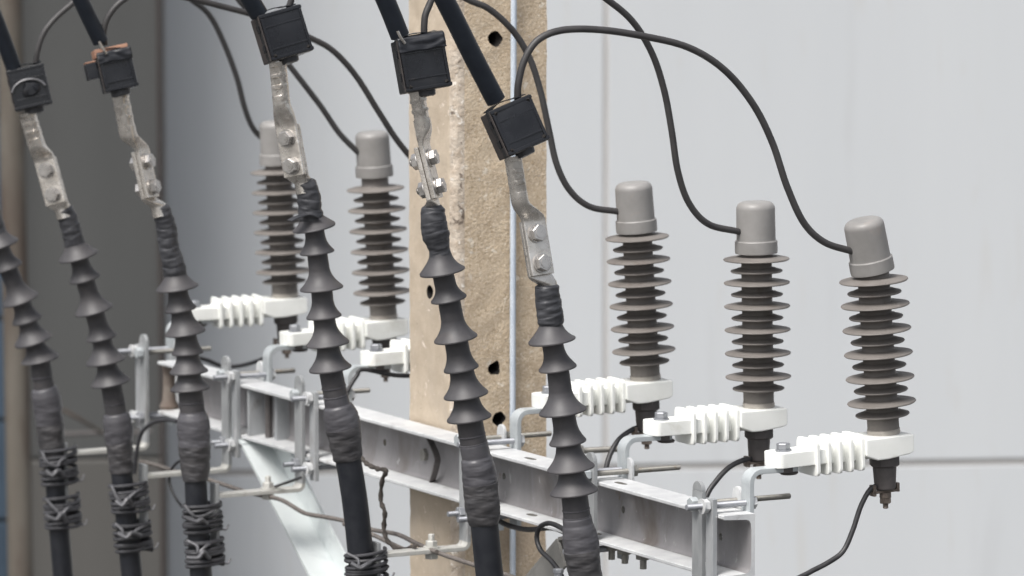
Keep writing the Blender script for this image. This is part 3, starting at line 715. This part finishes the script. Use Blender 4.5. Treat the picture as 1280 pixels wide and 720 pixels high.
    if i == 2:   # loose flap of tape
        bm = bmesh.new(); pts = [(362, 276), (370, 272), (384, 268), (398, 272)]
        pp = [PU(x, y, u - .018) for x, y in pts]; strip(bm, spl(pp, 5), .0015, .016, b, 0); 
        fin('tape_flap', bm, M['tape'], t, True)

# ------------------------------------------------------------------ lug joints
def frame(px, py, u, roll, yaw):
    p = PU(px, py, u); r = R_(roll); up = cU * math.cos(r) - cR * math.sin(r); s = cR * math.cos(r) + cU * math.sin(r)
    m = Matrix((s, cF, up)).transposed(); return p, (m @ Matrix.Rotation(R_(yaw), 3, 'Z')).to_4x4()
def make_joint(i, top, bend, pad, bot, roll, yaw, label):
    u = uL[i] + .014; p, rot = frame(pad[0], pad[1], u, roll, yaw); s = mpp(p)
    t = thing('lug_joint', label, 'cable lug', p, rot, 'bolted metal lugs above the ribbed cables')
    inv = (Matrix.Translation(p) @ rot).inverted()
    a = inv @ PU(*top, u); c = inv @ PU(*bend, u); e = inv @ PU(*bot, u)
    L = .036; hw = .0175; th = .0038
    rb = 10.8 * s
    bm = bmesh.new(); secs = []
    for f, cr in ((0, 0), (.10, 0), (.12, 1), (.27, 1), (.29, 0), (.36, 0), (.38, 1), (.53, 1), (.55, 0), (.62, 0), (.64, 1), (.79, 1), (.81, 0), (1, 0)):
        q = a.lerp(c, f); m = 1
        secs.append((q.x, q.y, q.z, rb * (.93 if cr else 1.0), rb * (.80 if cr else 1), 3.2 if cr else 2.1))
    for j in range(1, 7):
        f = j / 6; g = f * f * (3 - 2 * f); z = c.z + (L + .004 - c.z) * f
        secs.append((c.x * (1 - g), c.y * (1 - g) + (-th) * g, z, rb + (hw - rb) * g, rb + (th - rb) * g, 2 + 6 * g))
    secs += [(0, -th, L, hw, th, 9), (0, -th, -L, hw, th, 9), (0, -th, -L - .001, hw - .001, th - .001, 9)]
    # keep sections in order from top to bottom
    loft(bm, secs, 36); ul = fin('upper_lug', bm, M['lug'], t, ang=40)
    bm = bmesh.new(); z1 = e.z
    secs = [(0, th + .0004, L + .004, hw - .001, th - .001, 9), (0, th + .0004, L + .003, hw, th, 9), (0, th + .0004, -L, hw, th, 9)]
    for j in range(1, 7):
        f = j / 6; g = f * f * (3 - 2 * f); z = -L + (z1 * .85 + L) * f - 0.0
        z = -L + (z1 - (-L)) * f * .8
        secs.append((e.x * g, th + (e.y - th) * g, z, hw + (10.5 * s - hw) * g, th + (10 * s - th) * g, 9 - 7 * g))
    secs.append((e.x, e.y, z1 - .012, 10.5 * s, 10 * s, 2)); loft(bm, secs, 36); fin('lower_lug', bm, M['lug'], t, ang=40)
    for z in (L * .58, -L * .58):
        bm = bmesh.new()
        cyl(bm, (0, -2 * th - .0022, z), (0, -2 * th - .0001, z), .0135, 24); hexa(bm, (0, -2 * th - .0022, z), (0, -2 * th - .0108, z), .0118, random.random())
        cyl(bm, (0, -2 * th - .0108, z), (0, -2 * th - .0116, z), .0070, 18)
        cyl(bm, (0, 2 * th + .0005, z), (0, 2 * th + .0025, z), .0135, 24); hexa(bm, (0, 2 * th + .0025, z), (0, 2 * th + .0115, z), .0118, random.random()); thread(bm, (0, 2 * th + .0105, z), (0, 2 * th + .016, z), .0052)
        fin('bolt', bm, M['steel'], t)
    return t
make_joint(0, (641, 196), (650, 252), (671, 311), (687, 362), 9.5, 28, 'bolted metal lug joint below the nearest black clamp cover, right of the pole')
make_joint(1, (520, 110), (529, 158), (536, 217), (541, 262), 14, 72, 'bolted metal lug joint seen edge on, left edge of the concrete pole behind')
make_joint(2, (347, 78), (352, 130), (365, 190), (379, 232), 10, -27, 'bolted lug joint with two bright bolt heads, in front of the farthest arrester')
make_joint(3, (150, 118), (160, 168), (182, 219), (199, 262), 12, 62, 'bolted metal lug joint with bolts at both sides, against the dark wall')
make_joint(4, (34, 142), (46, 182), (64, 228), (79, 264), 15, -14, 'flat bolted metal lug joint nearest the left edge, two round bolt heads facing out')

# ------------------------------------------------------------------ black clamp covers
def make_cover(i, px, py, wpx, hpx, dpx, roll, yaw, label):
    u = uL[i] + .014; p, rot = frame(px, py, u, roll, yaw); s = mpp(p)
    t = thing('clamp_cover', label, 'clamp cover', p, rot, 'black clamp covers on the cable ends')
    w_, h_, d_ = wpx * s / 2, hpx * s / 2, dpx * s / 2
    bm = bmesh.new(); box(bm, -w_, w_, -d_, -.0008, -h_, h_, .0018)
    bmesh.ops.subdivide_edges(bm, edges=[e for e in bm.edges if e.calc_length() > .03], cuts=5, use_grid_fill=True)
    for v in bm.verts:
        v.co += Vector((0, 1, 0)) * noise.noise(v.co * 26 + Vector((i * 3, 0, 0))) * .0016
    for z_ in (h_ - .0035, -h_ + .0035): box(bm, -w_ - .0006, w_ + .0006, -d_ - .0014, -d_ + .006, z_ - .0024, z_ + .0024, .0007)
    for x_ in (w_ - .003, -w_ + .003): box(bm, x_ - .0022, x_ + .0022, -d_ - .0012, -d_ + .004, -h_ + .007, h_ - .007, .0006)
    fin('front_shell', bm, M['box'], t, ang=24)
    bm = bmesh.new(); box(bm, -w_ - .0018, -w_ - .0002, -d_ * .96, -d_ * .74, -h_ * .96, h_ * .96, .0005); fin('side_flange', bm, M['boxs'], t)
    for q_ in range(2):
        bm = bmesh.new(); box(bm, -w_ * .86, w_ * .86, -d_ - .0009, -d_ + .001, h_ * (.42 - .95 * q_) - .0012, h_ * (.42 - .95 * q_) + .0012, .0004); fin('rib', bm, M['box'], t)
    bm = bmesh.new(); box(bm, -w_ + .001, w_ - .001, .0008, d_, -h_ + .001, h_ - .001, .0018); fin('rear_shell', bm, M['boxs'] if i in (0, 2) else M['box'], t)
    bm = bmesh.new(); box(bm, -w_ * .93, w_ * .93, -d_ * .8, d_ * .8, -h_ + .004, h_ - .004, .001); fin('core', bm, M['boxs'], t)
    # latch tabs at the side, collar at top and bottom
    bm = bmesh.new()
    for z in (-.55, .3): box(bm, -w_ - .0024, -w_ + .001, -d_ * .55, -d_ * .12, z * h_, z * h_ + h_ * .3, .0006)
    fin('latch', bm, M['box'], t)
    bm = bmesh.new(); lathe(bm, [(9 * s, -h_ - 7 * s), (12 * s, -h_ - 6 * s), (13 * s, -h_ + .004)], 24, Matrix.Rotation(0, 4, 'Z'))
    for v in bm.verts: v.co += Vector((noise.noise(v.co * 120), 0, noise.noise(v.co * 120 + Vector((9, 0, 0))))) * .0016
    fin('collar', bm, M['tape'], t)
    bm = bmesh.new(); strip(bm, spl([(-w_ * .9, -d_ * .1, h_), (-w_ * .3, -d_ * .35, h_ + .005), (w_ * .4, -d_ * .3, h_ + .003), (w_ * .9, -d_ * .15, h_ + .004)], 5), .0012, d_ * 1.1, (0, 1, .1), 0)
    for v in bm.verts: v.co.z += noise.noise(v.co * 70) * .002
    fin('top_flap', bm, M['box'], t)
    if i in (1, 3):     # crumpled tape over the upper front
        bm = bmesh.new(); g = []; nx, nz = 22, 12
        for a_ in range(nz + 1):
            row = []
            for c_ in range(nx + 1):
                X = (-1.03 + 2.06 * c_ / nx) * w_; fz = a_ / nz; Zz = h_ * (1.08 - .62 * fz) + noise.noise(Vector((X * 60, i, 2))) * .002 * fz
                Y = -d_ - .0022 - .0035 * abs(noise.noise(Vector((X * 45, Zz * 110, i * 3.1)))) + (.010 * max(0, .12 - fz) / .12)
                row.append(bm.verts.new((X, Y, Zz)))
            g.append(row)
        for a_ in range(nz):
            for c_ in range(nx): bm.faces.new((g[a_][c_], g[a_][c_ + 1], g[a_ + 1][c_ + 1], g[a_ + 1][c_]))
        fo = fin('tape_wrap', bm, M['cable'], t, ang=70); sm_ = fo.modifiers.new('s', 'SOLIDIFY'); sm_.thickness = .001
    if i in (0, 1, 2):
        for sx, sz in ((-.83, -.84), (.83, -.84), (-.83, .84), (.83, .84)):
            if i == 2 and sz > 0: continue
            if i == 1 and sz > 0: continue
            bm = bmesh.new(); cyl(bm, (sx * w_, -d_ + .0008, sz * h_), (sx * w_ * .93, -d_ - .0014, sz * h_ * .93), .0026, 12); fin('screw', bm, M['hole'], t)
    return t, w_, h_, d_, s
make_cover(0, 643, 160, 58, 62, 46, 24, 19, 'black clamp cover nearest the camera, tilted, screws at its corners')
make_cover(1, 526, 80, 59, 68, 44, 10, 15, 'black clamp cover in front of the concrete pole edge with a wrinkled top')
make_cover(2, 352, 44, 56, 60, 46, 17, 18, 'black clamp cover with brownish side, against pale wall left of the pole')
t3, w3, h3, d3, s3 = make_cover(3, 145, 89, 42, 50, 38, 13, 12, 'black clamp cover with orange copper edge showing on top and a side block')
bm = bmesh.new(); box(bm, -w3 - .003, w3 - .002, -d3 + .004, d3 - .003, h3 - .006, h3 + .0072, .001); fin('copper_bar', bm, M['copper'], t3)
bm = bmesh.new(); box(bm, -w3 - .022, -w3 - .0035, -d3 * .8, d3 * .2, -.006, .020, .002); fin('side_block', bm, M['box'], t3)
bm = bmesh.new(); box(bm, -w3 - .021, -w3 - .004, -d3 * .75, d3 * .15, .0203, .0226, .0005); fin('copper_edge', bm, M['copper'], t3)
t4, w4, h4, d4, s4 = make_cover(4, 37, 110, 47, 52, 40, 13, 5, 'black clamp cover at the upper left corner with a pale wire arc across it')
bm = bmesh.new(); pts = [(-w4 * .9, -d4 - .003, -.2 * h4)]; pts = [Vector((w4 * .92 * math.cos(R_(a)) - .002, -d4 - .003, -.25 * h4 + h4 * .62 * math.sin(R_(a)))) for a in range(165, 10, -15)]
tube(bm, spl(pts, 3), .0022, 8); fin('wire_arc', bm, M['tiew'], t4)
bm = bmesh.new(); lathe(bm, [(.012, 0), (.015, .002), (.012, .0055), (.005, .006)], 16, Matrix.Translation((0, -d4 + .001, -.1 * h4)) @ Matrix.Rotation(R_(90), 4, 'X'))
for v in bm.verts: v.co += Vector((noise.noise(v.co * 60), 0, noise.noise(v.co * 60 + Vector((3, 0, 0))))) * .006
fin('plug', bm, M['box'], t4)

# thick black conductors from above ---------------------------------------
def wire(name, label, cat, pts, u, rpx, m, group=None, segs=16, k=8, rf=None, du=None):
    P = []
    for j, (x, y) in enumerate(pts):
        uu = u + (du[j] if du else 0); P.append(PU(x, y, uu))
    r = rpx * mpp(P[len(P) // 2]); bm = bmesh.new(); SP_ = spl(P, k); am = r * .35 if rpx < 6 else 0
    SP_ = [q + Vector((noise.noise(q * 9), noise.noise(q * 9 + Vector((7, 0, 0))), noise.noise(q * 9 + Vector((0, 7, 0))))) * am for q in SP_]
    tube(bm, SP_, r, segs, (lambda i_, a, r=r: rf(i_, a, r)) if rf else None)
    return tag(fin(name, bm, m, None, True, P[-1], ang=60), label, cat, group)
G = 'thick black conductors coming down from above'
wire('conductor_cable', 'thick black conductor entering the nearest clamp cover from upper left', 'power cable', [(180, -600), (330, -380), (455, -190), (500, -105), (556, 0), (590, 68), (620, 126)], uL[0] + .014, 12.6, M['ocable'], G, 28)
wire('conductor_cable', 'thick black conductor entering the clamp cover beside the pole', 'power cable', [(190, -600), (320, -340), (420, -140), (455, -60), (484, 5), (500, 45)], uL[1] + .014, 12.2, M['ocable'], G, 28)
wire('conductor_cable', 'short visible end of thick black conductor above the cover left of the pole', 'power cable', [(20, -600), (150, -330), (250, -120), (285, -50), (318, 8), (324, 18)], uL[2] + .014, 11.8, M['ocable'], G, 28)
wire('conductor_cable', 'thick black conductor ending bare above the copper edged clamp cover', 'power cable', [(-190, -600), (-60, -340), (50, -110), (76, -55), (101, 0), (122, 44), (126, 52)], uL[3] + .014, 10.2, M['ocable'], G, 28)
wire('conductor_cable', 'thick black conductor at the upper left corner', 'power cable', [(-290, -600), (-170, -340), (-60, -110), (-32, -40), (-5, 25), (16, 82), (18, 92)], uL[4] + .014, 10.0, M['ocable'], G, 28)
for i, (x, y) in ((1, (500, 45)), (3, (127, 58))):   # pale strands
    P = [PU(x - 3, y - 6, uL[i] - .006), PU(x + 1, y + 2, uL[i] - .006), PU(x + 6, y + 9, uL[i] - .004)]
    bm = bmesh.new(); tube(bm, spl(P, 4), .0022, 8); tag(fin('bare_strand', bm, M['lug'], None, True, P[-1]), 'pale bare strand at the conductor end above the ' + ('cover beside the pole' if i == 1 else 'copper edged cover'), 'wire strand')

# grey jumpers -------------------------------------------------------------
GJ = 'grey black jumper wires between covers and arresters'
def dlin(n_, a, c): return [a + (c - a) * j / (n_ - 1) for j in range(n_)]
J = [
 (0, [(647, 128), (648, 104), (656, 74), (672, 50), (700, 38), (745, 37), (800, 44), (858, 59), (905, 87), (940, 128), (965, 178), (984, 235), (1004, 279), (1030, 303), (1066, 314)], 4.5, 'jumper wire arching high from the nearest cover to the rightmost arrester'),
 (1, [(531, 60), (530, 30), (535, 10), (556, -22), (620, -60), (690, -50), (752, -6), (790, 26), (815, 66), (830, 112), (840, 165), (848, 215), (862, 255), (886, 281), (926, 290)], 4.3, 'jumper wire dropping from the top edge to the second arrester from the right'),
 (2, [(362, 22), (363, 5), (380, -30), (440, -70), (520, -50), (578, -5), (610, 10), (641, 38), (662, 72), (675, 112), (686, 162), (696, 205), (712, 238), (736, 258), (772, 264)], 4.1, 'jumper wire crossing the pole to the arrester just right of it'),
 (3, [(131, 56), (130, 38), (136, 20), (152, 2), (180, -12), (235, -3), (290, 12), (340, 26), (386, 46), (416, 63), (445, 95), (474, 140), (500, 180), (545, 232)], 3.9, 'jumper wire passing behind the cover left of the pole and on behind the pole'),
 (4, [(44, 84), (47, 62), (58, 36), (86, 8), (130, -22), (220, -40), (280, -22), (300, 2), (322, 28), (345, 60), (362, 82), (400, 131), (424, 166), (447, 190)], 3.7, 'jumper wire slanting down to the arrester just left of the pole'),
 (5, [(-70, 60), (-60, 10), (0, -30), (130, -30), (215, -12), (245, 4), (264, 22), (281, 56), (295, 96), (305, 134), (318, 163), (340, 183)], 3.6, 'thin jumper wire curving down to the farthest arrester at left')]
for i, pts, r, lab in J:
    wire('jumper_wire', lab, 'wire', pts, 0, r, M['jumper'], GJ, 14, 10, du=dlin(len(pts), uL[i] + .014 + (.0 if i != 0 else -.0), uJ[i] + SW / 2))

# ------------------------------------------------------------------ tie wires round the cables
def make_tie(i, yc, turns, wx_, label, hpx):
    rj = random.Random(i * 100 + yc); J_ = lambda a: rj.uniform(-a, a)
    u = uL[i] + .014; d = T[i]; bm = bmesh.new(); P = []
    cx = interp(d['c'], yc); s = mpp(PU(cx, yc, u)); cw = d['cw']; off = 5 * .9
    right = wx_
    rA = (cw + right) / 2 + 2.5
    for k in range(turns * 20 + 1):
        a = 2 * math.pi * k / 20; y = yc - hpx / 2 + hpx * k / (turns * 20) + 2.2 * math.sin(a * .37 + i + yc) + 1.5 * math.sin(a * .083 + yc)
        cc = interp(d['c'], y) + (right - cw) / 2
        c0 = PU(cc, y, u); e = 1.0 + .07 * noise.noise(Vector((a * .3, i, yc)))
        P.append(c0 + n * (math.cos(a) * rA * s * 1.06 * e) + b * (-math.sin(a) * (cw + 4) * s * e) + Z * (math.cos(a) * 1.2 * s))
    tube(bm, P, 2.35 * s, 8)
    t = tag(fin('tie_wire', bm, M['tie'], None, True, P[0]), label, 'tie wire', 'grey tie wires binding cables to the support arms')
    # paler crossing ends with a twist
    bm = bmesh.new(); x0 = cx - cw - 2; fu = u - (cw + 6) * s / 1
    Q = [PU(x0, yc - hpx * .45, fu + .012), PU(cx - 6 + J_(4), yc - hpx * .12 + J_(4), fu), PU(cx + 1 + J_(5), yc + 3 + J_(5), fu - .003), PU(cx + 12 + J_(4), yc - hpx * .2 + J_(5), fu), PU(cx + right + 2, yc - hpx * .5, fu + .012)]
    tube(bm, spl(Q, 5), 2.0 * s, 8)
    dy_ = J_(6); Q = [PU(cx - 13 + J_(4), yc + hpx * .1 + dy_ + J_(4), fu + .002), PU(cx - 2, yc + 7 + dy_, fu - .006), PU(cx + 5, yc + 2 + dy_ + J_(3), fu - .007), PU(cx + 13 + J_(4), yc + hpx * .15 + dy_ + J_(5), fu)]
    tube(bm, spl(Q, 5), 2.9 * s, 8)
    Q = [PU(cx + right - 2, yc + hpx * .35, u - .01), PU(cx + right + 8, yc + hpx * .45, u - .015), PU(cx + right + 12, yc + hpx * .25, u - .014)]
    tube(bm, spl(Q, 5), 1.2 * s, 6)
    fin('tie_end', bm, M['tiew'], t, True)
make_tie(2, 707, 7, 29, 'tie wire coil at the bottom edge, around the third ribbed cable from the right', 34)
make_tie(3, 647, 8, 27, 'upper tie wire coil around the fourth ribbed cable from the right', 34)
make_tie(3, 690, 8, 27, 'lower tie wire coil around the fourth ribbed cable from the right', 32)
make_tie(4, 622, 8, 27, 'upper tie wire coil around the cable second from the left', 34)
make_tie(4, 670, 8, 26, 'lower tie wire coil around the cable second from the left', 34)
make_tie(5, 583, 8, 26, 'upper tie wire coil around the leftmost cable', 40)
make_tie(5, 640, 8, 25, 'lower tie wire coil around the leftmost cable', 36)

# ------------------------------------------------------------------ braces
def brace(name, label, p_top, p_bot, m, flip=1):
    "steel angle: one leg flat across, the other hanging on the far side; with a bent tab under the beam"
    t = thing(name, label, 'brace', p_bot, None, 'steel braces under the crossarm')
    d = (p_bot - p_top).normalized(); upn = n.cross(d).normalized()
    if upn.z < 0: upn = -upn
    L = (p_bot - p_top).length; bm = bmesh.new()
    for lo, hi, z0, z1 in ((-.028, .028, -.005, 0), ((.023, .028, .0003, .040) if flip == 1 else (-.028, -.023, -.046, -.0053))):
        vs_ = []
        for s_ in (0, L):
            for x_, z_ in ((lo, z0), (hi, z0), (hi, z1), (lo, z1)): vs_.append(bm.verts.new(p_top + d * s_ + n * x_ + upn * z_))
        for f in ((0, 1, 2, 3), (7, 6, 5, 4), (0, 4, 5, 1), (1, 5, 6, 2), (2, 6, 7, 3), (3, 7, 4, 0)): bm.faces.new([vs_[q] for q in f])
    fin('angle', bm, m, t, True, smooth=False)
    bm = bmesh.new(); tabd = b * flip
    strip(bm, [p_top - tabd * -.002 + Z * .0, p_top + tabd * .02 + Z * .004, p_top + tabd * .055 + Z * .005], .005, .052, n, 0); fin('tab', bm, m, t, True)
    return t
vb = -.030
pA = PV(322, 557, vb); zq = BF(0, 0, -H - .007).z
ub = (pA - O).dot(b); pA = BF(ub, vb, -H - .008)
print('brace top px', proj(pA))
pB = PV(418, 740, vb); dirb = (pB - pA); k = ((up_ + PWu) - ub) / dirb.dot(b); pE = pA + dirb * min(k, 6)
brace('steel_brace', 'bright zinc angle brace slanting down right from the crossarm, left of the pole', pA, pE, M['brace'], 1)
u2 = ux(716, vb, -H); pA2 = BF(u2, vb, -H - .008); pE2 = BF(up_ + .06, vb, -H - .008 - (up_ + .06 - u2) * .72); print('br2', proj(pA2), proj(pE2), proj(pA))
brace('steel_brace', 'angle brace in shade-toned dark grey below the crossarm behind the nearest ribbed cable', pA2, pE2, M['brown'], -1)

# ------------------------------------------------------------------ earth wires and cords
wire('earth_lead', 'black earth lead curving down from the rightmost arrester to the bottom edge', 'wire', [(1100, 607), (1088, 611), (1076, 632), (1066, 662), (1054, 688), (1036, 702), (1010, 716), (980, 735), (915, 800), (880, 950), (872, 1300)], uJ[0], 3.3, M['lead'], 'black earth leads below the arresters', du=dlin(11, SW / 2, .0))
wire('earth_lead', 'black earth lead from the second arrester going behind the crossarm', 'wire', [(944, 573), (930, 575), (912, 584), (896, 600), (882, 622), (876, 660), (872, 700)], uJ[1], 3.4, M['lead'], 'black earth leads below the arresters', du=dlin(7, SW / 2, -.02))
wire('earth_lead', 'black earth lead from the arrester just right of the pole, going behind the crossarm', 'wire', [(802, 533), (790, 537), (774, 549), (763, 568), (757, 592), (754, 640)], uJ[2], 3.3, M['lead'], 'black earth leads below the arresters', du=dlin(6, SW / 2, -.02))
wire('earth_lead', 'black earth lead under the bracket that vanishes behind the pole', 'wire', [(560, 468), (500, 470), (455, 462), (446, 470), (437, 484), (430, 500)], uJ[3], 2.9, M['lead'], 'black earth leads below the arresters')
wire('earth_lead', 'black earth lead sagging below the farthest arrester', 'wire', [(366, 412), (352, 428), (334, 446), (306, 456), (280, 458), (258, 450), (240, 446)], uJ[5], 2.6, M['lead'], 'black earth leads below the arresters')
ua = uL[2] + .02
PTS = [(176, 577), (200, 583), (222, 590), (262, 600), (305, 614), (325, 619), (352, 625), (380, 641), (405, 646), (430, 651), (465, 662), (497, 668), (520, 679), (548, 691), (592, 706), (640, 721), (690, 740)]
P = []
for x, y in PTS: P.append(PV(x, y, -Wf - .064))
bm = bmesh.new(); tube(bm, spl(P, 6), 2.8 * mpp(P[8]), 12); tag(fin('earth_wire', bm, M['gwire'], None, True, P[0]), 'long brown grey earth wire running down right across the support arms', 'wire')
P = [PV(x, y, -Wf - .07) for x, y in [(430, 655), (465, 668), (490, 680), (515, 690), (532, 686), (546, 690)]]
bm = bmesh.new(); tube(bm, spl(P, 6), 2.8 * mpp(P[2]), 12); tag(fin('earth_wire', bm, M['gwire'], None, True, P[0]), 'short brown grey wire joining the earth wire at the third support arm bolt', 'wire')
P = [PV(x, y, -Wf - .09) for x, y in [(447, 566), (452, 573), (460, 581), (472, 586), (483, 589), (478, 600), (476, 625), (481, 641), (480, 661), (485, 677), (500, 687), (520, 683)]]
bm = bmesh.new(); SP = spl(P, 12); s = mpp(P[3]); tube(bm, SP, 3 * s, 10, lambda i_, a: (2.7 + .8 * math.cos(2 * a + i_ * .8) + .5 * noise.noise(Vector((i_ * .6, a, 0)))) * s)
tag(fin('twisted_cord', bm, M['rope'], None, True, P[-1]), 'dark lumpy twisted cord hanging in front of the crossarm left of the pole', 'cord')
P = [PV(x, y, -.105) for x, y in [(168, 592), (171, 565), (177, 541), (192, 528), (208, 525), (222, 527)]]
bm = bmesh.new(); tube(bm, spl(P, 6), 2.6 * mpp(P[2]), 10); tag(fin('earth_wire', bm, M['tie'], None, True, P[0]), 'grey wire arching up to the crossarm at its far left end', 'wire')
P = [PV(x, y, -.13) for x, y in [(232, 574), (222, 578), (214, 588), (212, 602), (217, 618), (228, 634)]]
bm = bmesh.new(); tube(bm, spl(P, 6), 1.8 * mpp(P[2]), 10); tag(fin('loose_wire', bm, M['lead'], None, True, P[0]), 'thin black wire bowing out left of the fourth ribbed cable from the right', 'wire')
P = [PV(x, y, -.10) for x, y in [(326, 616), (345, 608), (362, 602), (376, 597)]]
bm = bmesh.new(); tube(bm, spl(P, 6), 1.8 * mpp(P[2]), 10); tag(fin('loose_wire', bm, M['lead'], None, True, P[0]), 'thin black wire above the support arm crossing the pale brace', 'wire')
P = [PV(x, y, -.085) for x, y in [(706, 730), (700, 716), (689, 701), (676, 688), (671, 672), (675, 659), (686, 654), (700, 659), (712, 668)]]
bm = bmesh.new(); tube(bm, spl(P, 7), 3.2 * mpp(P[2]), 12); lw = tag(fin('loop_wire', bm, M['lead'], None, True, P[0]), 'grey black wire loop curling out left of the nearest ribbed cable', 'wire')
bm = bmesh.new(); q = PV(698, 716, -.09); cyl(bm, q - Z * .02, q, .0062, 14); hexa(bm, q, q + Z * .006, .008); fin('end_ferrule', bm, M['bolt'], lw, True)
P = [PV(x, y, -.02) for x, y in [(600, 640), (618, 648), (636, 657), (660, 662), (690, 660), (712, 668)]]
bm = bmesh.new(); tube(bm, spl(P, 7), 3.4 * mpp(P[2]), 12); tag(fin('loose_wire', bm, M['lead'], None, True, P[0]), 'black wire sagging under the crossarm between the two nearest ribbed cables', 'wire')
# through bolt of the pole seen right of it, and pole clamp pieces under the beam
pb_ = thing('pole_bolt', 'thick dark threaded rod sticking out right of the pole above the crossarm', 'bolt', BF(up_ - .05, .17, .03), ROT)
q = pb_.matrix_world.inverted() @ PU(727, 563, up_ - .05); q2 = pb_.matrix_world.inverted() @ PU(772, 561, up_ - .05)
bm = bmesh.new(); thread(bm, q - Vector((.03, 0, 0)), q2, .0052, .0025, 14); fin('rod', bm, M['thread'], pb_)
bm = bmesh.new(); hexa(bm, q - Vector((.012, 0, 0)), q - Vector((.0, 0, 0)), .011, .2); fin('nut', bm, M['thread'], pb_)
pc = thing('pole_clamp', 'pale zinc clamp bar on the pole just below the crossarm', 'clamp', BF(up_ - .01, .03, -H - .03), ROT)
bm = bmesh.new(); box(bm, .012, .075, -.006, .0, -.012, .004, .001); fin('bar', bm, M['galv'], pc)
bm = bmesh.new(); box(bm, .034, .054, -.014, -.0065, -.038, .016, .001); fin('tab', bm, M['galvp'], pc)
bm = bmesh.new(); hexa(bm, (.044, -.0145, -.012), (.044, -.022, -.012), .006); fin('bolt', bm, M['disc'], pc)
